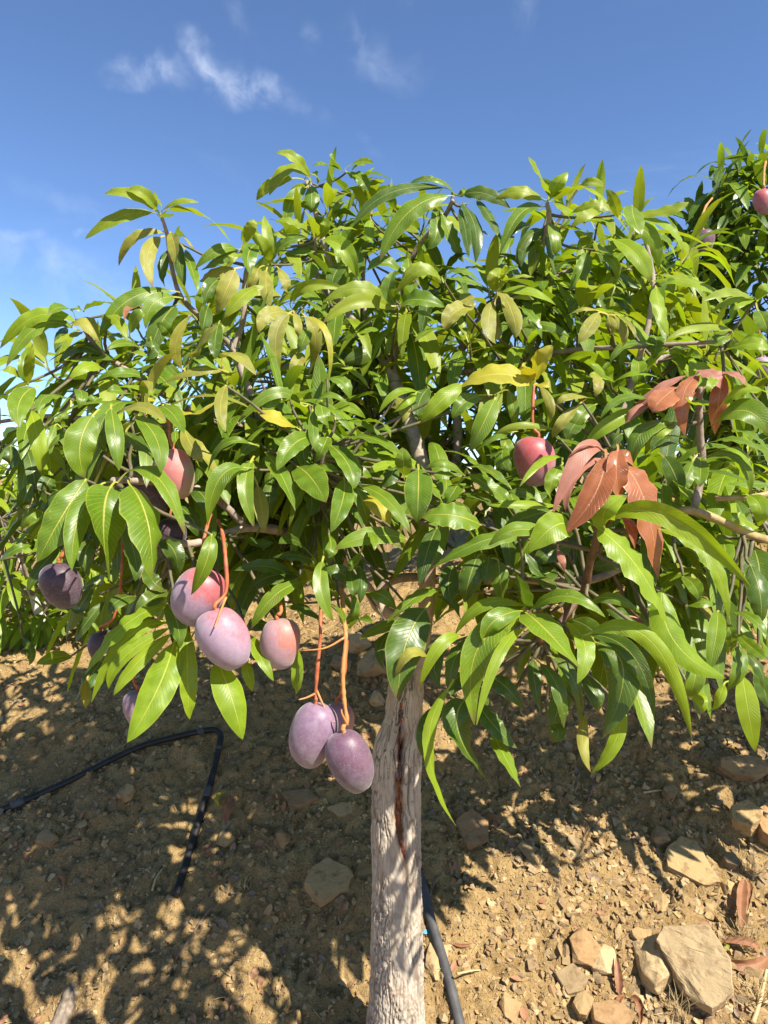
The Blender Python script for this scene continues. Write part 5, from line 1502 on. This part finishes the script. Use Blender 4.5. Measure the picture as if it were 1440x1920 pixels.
mango(1431, 690, 34, 44, 2.4, 'skin_lilac_blush', 10, 'pinkish mango at the right edge above the upper coppery shoot', [(1428, 655, 2.4), (1424, 620, 2.5)], seed=30)


# ------------------------------------------------------------------ hoses
def ground_line(pts, lift, n):
    P = np.array([ground_at(x, y) for x, y in pts])
    for _ in range(2):                                           # the pipe is stiff: it does not follow every clod
        P[1:-1] = CAM + (P[1:-1] - CAM) * ((0.25 * np.linalg.norm(P[:-2] - CAM, axis=1) + 0.5 * np.linalg.norm(P[1:-1] - CAM, axis=1) + 0.25 * np.linalg.norm(P[2:] - CAM, axis=1)) / np.linalg.norm(P[1:-1] - CAM, axis=1))[:, None]
    C = catmull(P, n)
    for k in range(n):
        nn = ground_n(C[k, 0], C[k, 1])
        l = np.interp(k / (n - 1), np.linspace(0, 1, len(lift)), lift)
        C[k] = C[k] + nn * l
    return C


HC = ground_line([(-90, 1562), (0, 1527), (120, 1476), (250, 1412), (330, 1388), (392, 1375), (409, 1377), (415, 1388), (411, 1410), (402, 1450), (376, 1540), (352, 1620), (332, 1684)], [0.018], 170)
HR = 0.0108 * np.ones(170)
HR[-34:] *= 1.12
V2, F2, uv2 = tube(HC, HR, 14)
hose = mesh_obj('drip_pipe', V2, F2, 'hose', None, HC[-1], True, uv2)
tag(hose, 'thin black irrigation pipe bent back sharply on the shaded soil at left', 'pipe')
for k in (18, 66, 112, 133):
    seg = HC[k - 1:k + 3]
    V3, F3, uv3 = tube(catmull(seg, 6), np.array([.011, .0132, .0132, .0132, .0132, .011]), 14)
    mesh_obj('emitter', V3, F3, 'hose_dusty', hose, HC[k], True, uv3)

HC2 = ground_line([(762, 1590), (788, 1650), (806, 1722), (826, 1790), (846, 1860), (864, 1935), (884, 2020)], [0.012], 70)
V2, F2, uv2 = tube(HC2, 0.0145, 16)
hose2 = mesh_obj('hose', V2, F2, 'hose_dusty', None, HC2[0], True, uv2)
tag(hose2, 'thick dusty grey hose running down beside the trunk to the bottom edge', 'hose')
pt = ground_at(801, 1748)
tagv, tagf = rock_shape(np.random.RandomState(4), 14, 0.35, True)
B = basis_on_ground(pt[0], pt[1], 0.3, (0.2, -0.2, 0))
o = mesh_obj('plastic_scrap', (tagv * np.array([0.008, 0.017, 0.008])) @ B.T + pt + B[:, 2] * 0.006, tagf, 'blue_plastic', None, pt, False)
tag(o, 'small turquoise plastic scrap between trunk and thick hose', 'scrap')


# ------------------------------------------------------------------ fallen leaves, straw, sticks
def ground_leaf(b, m, t, w, typ, label, lift=(0.008, 0.02, 0.012), nh=None):
    P = [ground_at(*q) for q in (b, m, t)]
    P = [p + ground_n(p[0], p[1]) * l for p, l in zip(P, lift)]
    ctl = 2 * P[1] - (P[0] + P[2]) / 2
    s = np.linspace(0, 1, 19)[:, None]
    C = (1 - s) ** 2 * P[0] + 2 * s * (1 - s) * ctl + s ** 2 * P[2]
    n0 = len(LEAVES)
    nn = ground_n(P[0][0], P[0][1]) if nh is None else norm(np.array(nh))
    lf = make_leaf(C, C[0] - norm(C[1] - C[0]) * 0.01, 0.72 * w * ((P[1] - CAM) @ FWD) / F_PX, typ, None, None, nn, 'hero', fold=0.35, curl=-0.25, wave=0.09, twist=random.gauss(0, 0.9))
    LEAVES.pop()
    o = mesh_obj('fallen_leaf', lf.V, lf.F, 'leaf_' + typ, None, lf.base, True, lf.uv, attrs={'rnd': np.full(len(lf.V), lf.rnd)})
    tag(o, label, 'leaf', 'dry leaves lying on the soil')


ground_leaf((1394, 1652), (1384, 1700), (1390, 1752), 26, 'x', 'long curled rust brown leaf lying upslope at the right edge', (0.01, 0.03, 0.01))
ground_leaf((1400, 1655), (1402, 1680), (1398, 1715), 12, 'x', 'narrow rust leaf tucked against the long curled one', (0.01, 0.03, 0.02))
ground_leaf((1440, 1798), (1395, 1815), (1335, 1792), 30, 'x', 'wide orange brown leaf lying across at the right edge', (0.01, 0.02, 0.015))
ground_leaf((1418, 1790), (1390, 1778), (1345, 1775), 20, 'x', 'smaller orange leaf just above the wide orange brown one', (0.03, 0.04, 0.03))
ground_leaf((1160, 1868), (1156, 1840), (1150, 1808), 20, 'x', 'red spear-shaped leaf pointing upslope among pale rocks', (0.01, 0.03, 0.05))
ground_leaf((1166, 1870), (1156, 1888), (1160, 1908), 14, 'x', 'short red leaf below the spear-shaped one', (0.01, 0.02, 0.01))
ground_leaf((1182, 1872), (1196, 1895), (1200, 1930), 18, 'x', 'brownish red leaf reaching the bottom edge beside pale rocks', (0.01, 0.03, 0.01))
ground_leaf((1360, 1772), (1350, 1785), (1336, 1780), 18, 'o', 'whitish dead leaf beside the large stained slab', (0.02, 0.03, 0.02))
ground_leaf((850, 1772), (868, 1776), (886, 1770), 8, 'x', 'tiny tan leaf right of the thick hose', (0.005, 0.01, 0.005))
ground_leaf((920, 1528), (930, 1545), (940, 1552), 14, 'x', 'brown leaf beside the pale tile-shaped stone', (0.01, 0.02, 0.01))
ground_leaf((652, 1690), (642, 1702), (640, 1722), 10, 'x', 'small orange leaf just left of the trunk', (0.01, 0.02, 0.01))
ground_leaf((420, 1490), (410, 1505), (412, 1515), 16, 'Y', 'small yellow and pink leaf right of the black pipe', (0.01, 0.02, 0.01))
ground_leaf((442, 1500), (430, 1525), (424, 1552), 20, 'x', 'tan folded leaf right of the black pipe', (0.01, 0.03, 0.01))
ground_leaf((400, 1590), (388, 1600), (398, 1608), 14, 'x', 'rusty leaf curled round the round brown stone', (0.01, 0.02, 0.01))
ground_leaf((120, 1665), (118, 1655), (108, 1648), 14, 'x', 'pinkish dry leaf on the shaded soil at far left', (0.01, 0.02, 0.01))
ground_leaf((222, 1500), (224, 1510), (220, 1522), 10, 'x', 'tiny rust leaf inside the bend of the black pipe', (0.01, 0.02, 0.02))


def stick(pts, r, mat, label, name='twig', lift=(0.006, 0.012, 0.006), cat='twig', sides=8, taper=0.6, group=None):
    P = [ground_at(*q) for q in pts]
    ls = np.interp(np.linspace(0, 1, len(P)), np.linspace(0, 1, len(lift)), lift)
    P = [p + ground_n(p[0], p[1]) * l for p, l in zip(P, ls)]
    C = catmull(P, 24)
    V2, F2, uv2 = tube(C, np.linspace(r, r * taper, 24) * (1 + 0.25 * vnoise(np.linspace(0, 9, 24), np.full(24, pts[0][0] * 0.1))), sides,
                       (lambda TH, LL: r * 0.55 * vnoise(np.cos(TH) * 5 + pts[0][0], np.sin(TH) * 5 + LL * 7)) if r > 0.01 else None)
    o = mesh_obj(name, V2, F2, mat, None, C[0], True, uv2)
    tag(o, label, cat, group)


stick([(108, 1935), (124, 1890), (136, 1848)], 0.026, 'old_wood', 'weathered grey piece of wood at the lower left edge', 'wood_piece', (-0.004, -0.004, -0.012), 'wood', 26, 0.75)
stick([(330, 1800), (355, 1765), (385, 1720), (410, 1690)], 0.0035, 'dead_twig', 'thin reddish twig across the dappled soil at lower left', group='dry twigs on the soil')
stick([(1206, 1488), (1230, 1486), (1246, 1484)], 0.004, 'straw', 'bleached twig touching the small buff cube of stone', group='dry twigs on the soil')
stick([(1100, 1510), (1110, 1480), (1120, 1450)], 0.003, 'dead_twig', 'thin red twig on the soil under the lime leaves', group='dry twigs on the soil')
stick([(1306, 1440), (1320, 1415), (1350, 1395)], 0.003, 'dead_twig', 'bent reddish twig left of the layered brown rock', group='dry twigs on the soil')
stick([(1036, 1760), (1048, 1740), (1060, 1725)], 0.0035, 'dead_twig', 'grey twig beside the sunlit soil above the dark brown rock', group='dry twigs on the soil')
stick([(1410, 1920), (1424, 1875), (1436, 1820)], 0.006, 'straw', 'pale bare stem curving up at the lower right edge', group='dry twigs on the soil')
stick([(286, 1672), (294, 1650), (304, 1632)], 0.004, 'straw', 'straw-coloured stem left of the pipe end', group='dry twigs on the soil')
stick([(800, 1700), (816, 1655), (838, 1635)], 0.003, 'dead_twig', 'dark twig rising behind the thick hose beside the trunk', group='dry twigs on the soil')
stick([(855, 1842), (880, 1830), (900, 1822)], 0.003, 'straw', 'pale straw bent over the thick hose', lift=(0.05, 0.03, 0.01), group='dry twigs on the soil')


def tuft(px, py, n, h, label, seed, lean=(0, 0)):
    rs = np.random.RandomState(seed)
    p = ground_at(px, py)
    Vs, Fs, off = [], [], 0
    for k in range(n):
        b = p + np.array([rs.normal(0, 0.012), rs.normal(0, 0.012), -0.004])
        d = norm(np.array([rs.normal(lean[0], 0.45), rs.normal(-0.1 + lean[1], 0.4), 1.0]))
        L = h * rs.uniform(0.4, 1.1)
        m = b + d * L * 0.55
        e = b + d * L + np.array([rs.normal(0, 0.3), rs.normal(0, 0.3), -0.2]) * L * 0.5
        C = catmull([b, m, e], 7)
        V2, F2, _ = tube(C, np.linspace(0.0013, 0.0004, 7), 4, cap=False)
        Vs.append(V2); Fs.extend([[i + off for i in f] for f in F2]); off += len(V2)
    o = mesh_obj('dry_grass_tuft', np.vstack(Vs), Fs, 'straw', None, p)
    tag(o, label, 'dry grass', 'tufts of dry grass')


tuft(1268, 1905, 34, 0.10, 'straw-coloured grass tuft standing in front of the large stained slab', 1)
tuft(1330, 1870, 26, 0.07, 'thin dry grass tuft at the lower right side of the large stained slab', 2)
tuft(1410, 1640, 24, 0.09, 'dry grass tuft beside the long curled rust leaf', 3)
tuft(1400, 1770, 34, 0.10, 'dry grass tuft over the orange leaves at the right edge', 4)
tuft(1345, 1548, 18, 0.05, 'small dry grass tuft above the small pale rock', 5)
tuft(458, 1670, 16, 0.06, 'little straw tuft on shaded soil right of the pipe end', 6)
tuft(1036, 1660, 16, 0.05, 'small straw tuft at the edge of the sunlit soil', 7)
tuft(1080, 1480, 22, 0.05, 'greyish dry tuft on the soil under the yellow leaf tips', 8, (-0.3, 0))
tuft(1420, 1880, 40, 0.09, 'matted dry grass in the lower right corner', 9)


def litter():
    """bits of straw, bark and broken leaf, too many and too small to count"""
    rs = np.random.RandomState(77)
    Vs, Fs, MI, off = [], [], [], 0
    for k in range(1500):
        y = 1.42 + 2.4 * rs.rand() ** 1.4
        x = rs.uniform(-0.62, 0.66) * y
        z = float(ground_z(x, y))
        B = basis_on_ground(x, y, rs.rand() * 6.3, rs.uniform(-0.3, 0.3, 3))
        p = np.array([x, y, z]) + B[:, 2] * 0.003
        L = rs.uniform(0.008, 0.045)
        if rs.rand() < 0.6:
            C = catmull([p - B[:, 0] * L / 2, p + B[:, 1] * rs.normal(0, 0.12) * L + B[:, 2] * 0.004, p + B[:, 0] * L / 2 + B[:, 2] * 0.002], 4)
            V2, F2, _ = tube(C, np.full(4, rs.uniform(0.0005, 0.0013)), 4, cap=False)
            m = 0 if rs.rand() < 0.5 else 1
        else:
            w = L * rs.uniform(0.15, 0.3)
            u = np.linspace(-1, 1, 5)
            V2 = np.vstack([[p + B[:, 0] * q * L / 2 + B[:, 1] * s * w * (1 - q * q) + B[:, 2] * (0.004 * (1 - q * q) + 0.003 * s * s) for s in (-1, 0, 1)] for q in u])
            F2 = [[r * 3 + c, r * 3 + c + 1, (r + 1) * 3 + c + 1, (r + 1) * 3 + c] for r in range(4) for c in range(2)]
            m = 2 if rs.rand() < 0.6 else 1
        Vs.append(V2); Fs.extend([[i + off for i in f] for f in F2]); MI += [m] * len(F2); off += len(V2)
    Va = np.vstack(Vs)
    o = mesh_obj('plant_litter', Va, Fs, ['straw', 'dead_twig', 'leaf_x'], None, None, True, mi=MI, attrs={'rnd': rs.rand(len(Va))})
    tag(o, 'fine straw, bark and leaf crumbs strewn over the soil', 'litter', kind='stuff')


litter()

for o in scene.objects:
    if '_w' in o:
        del o['_w']
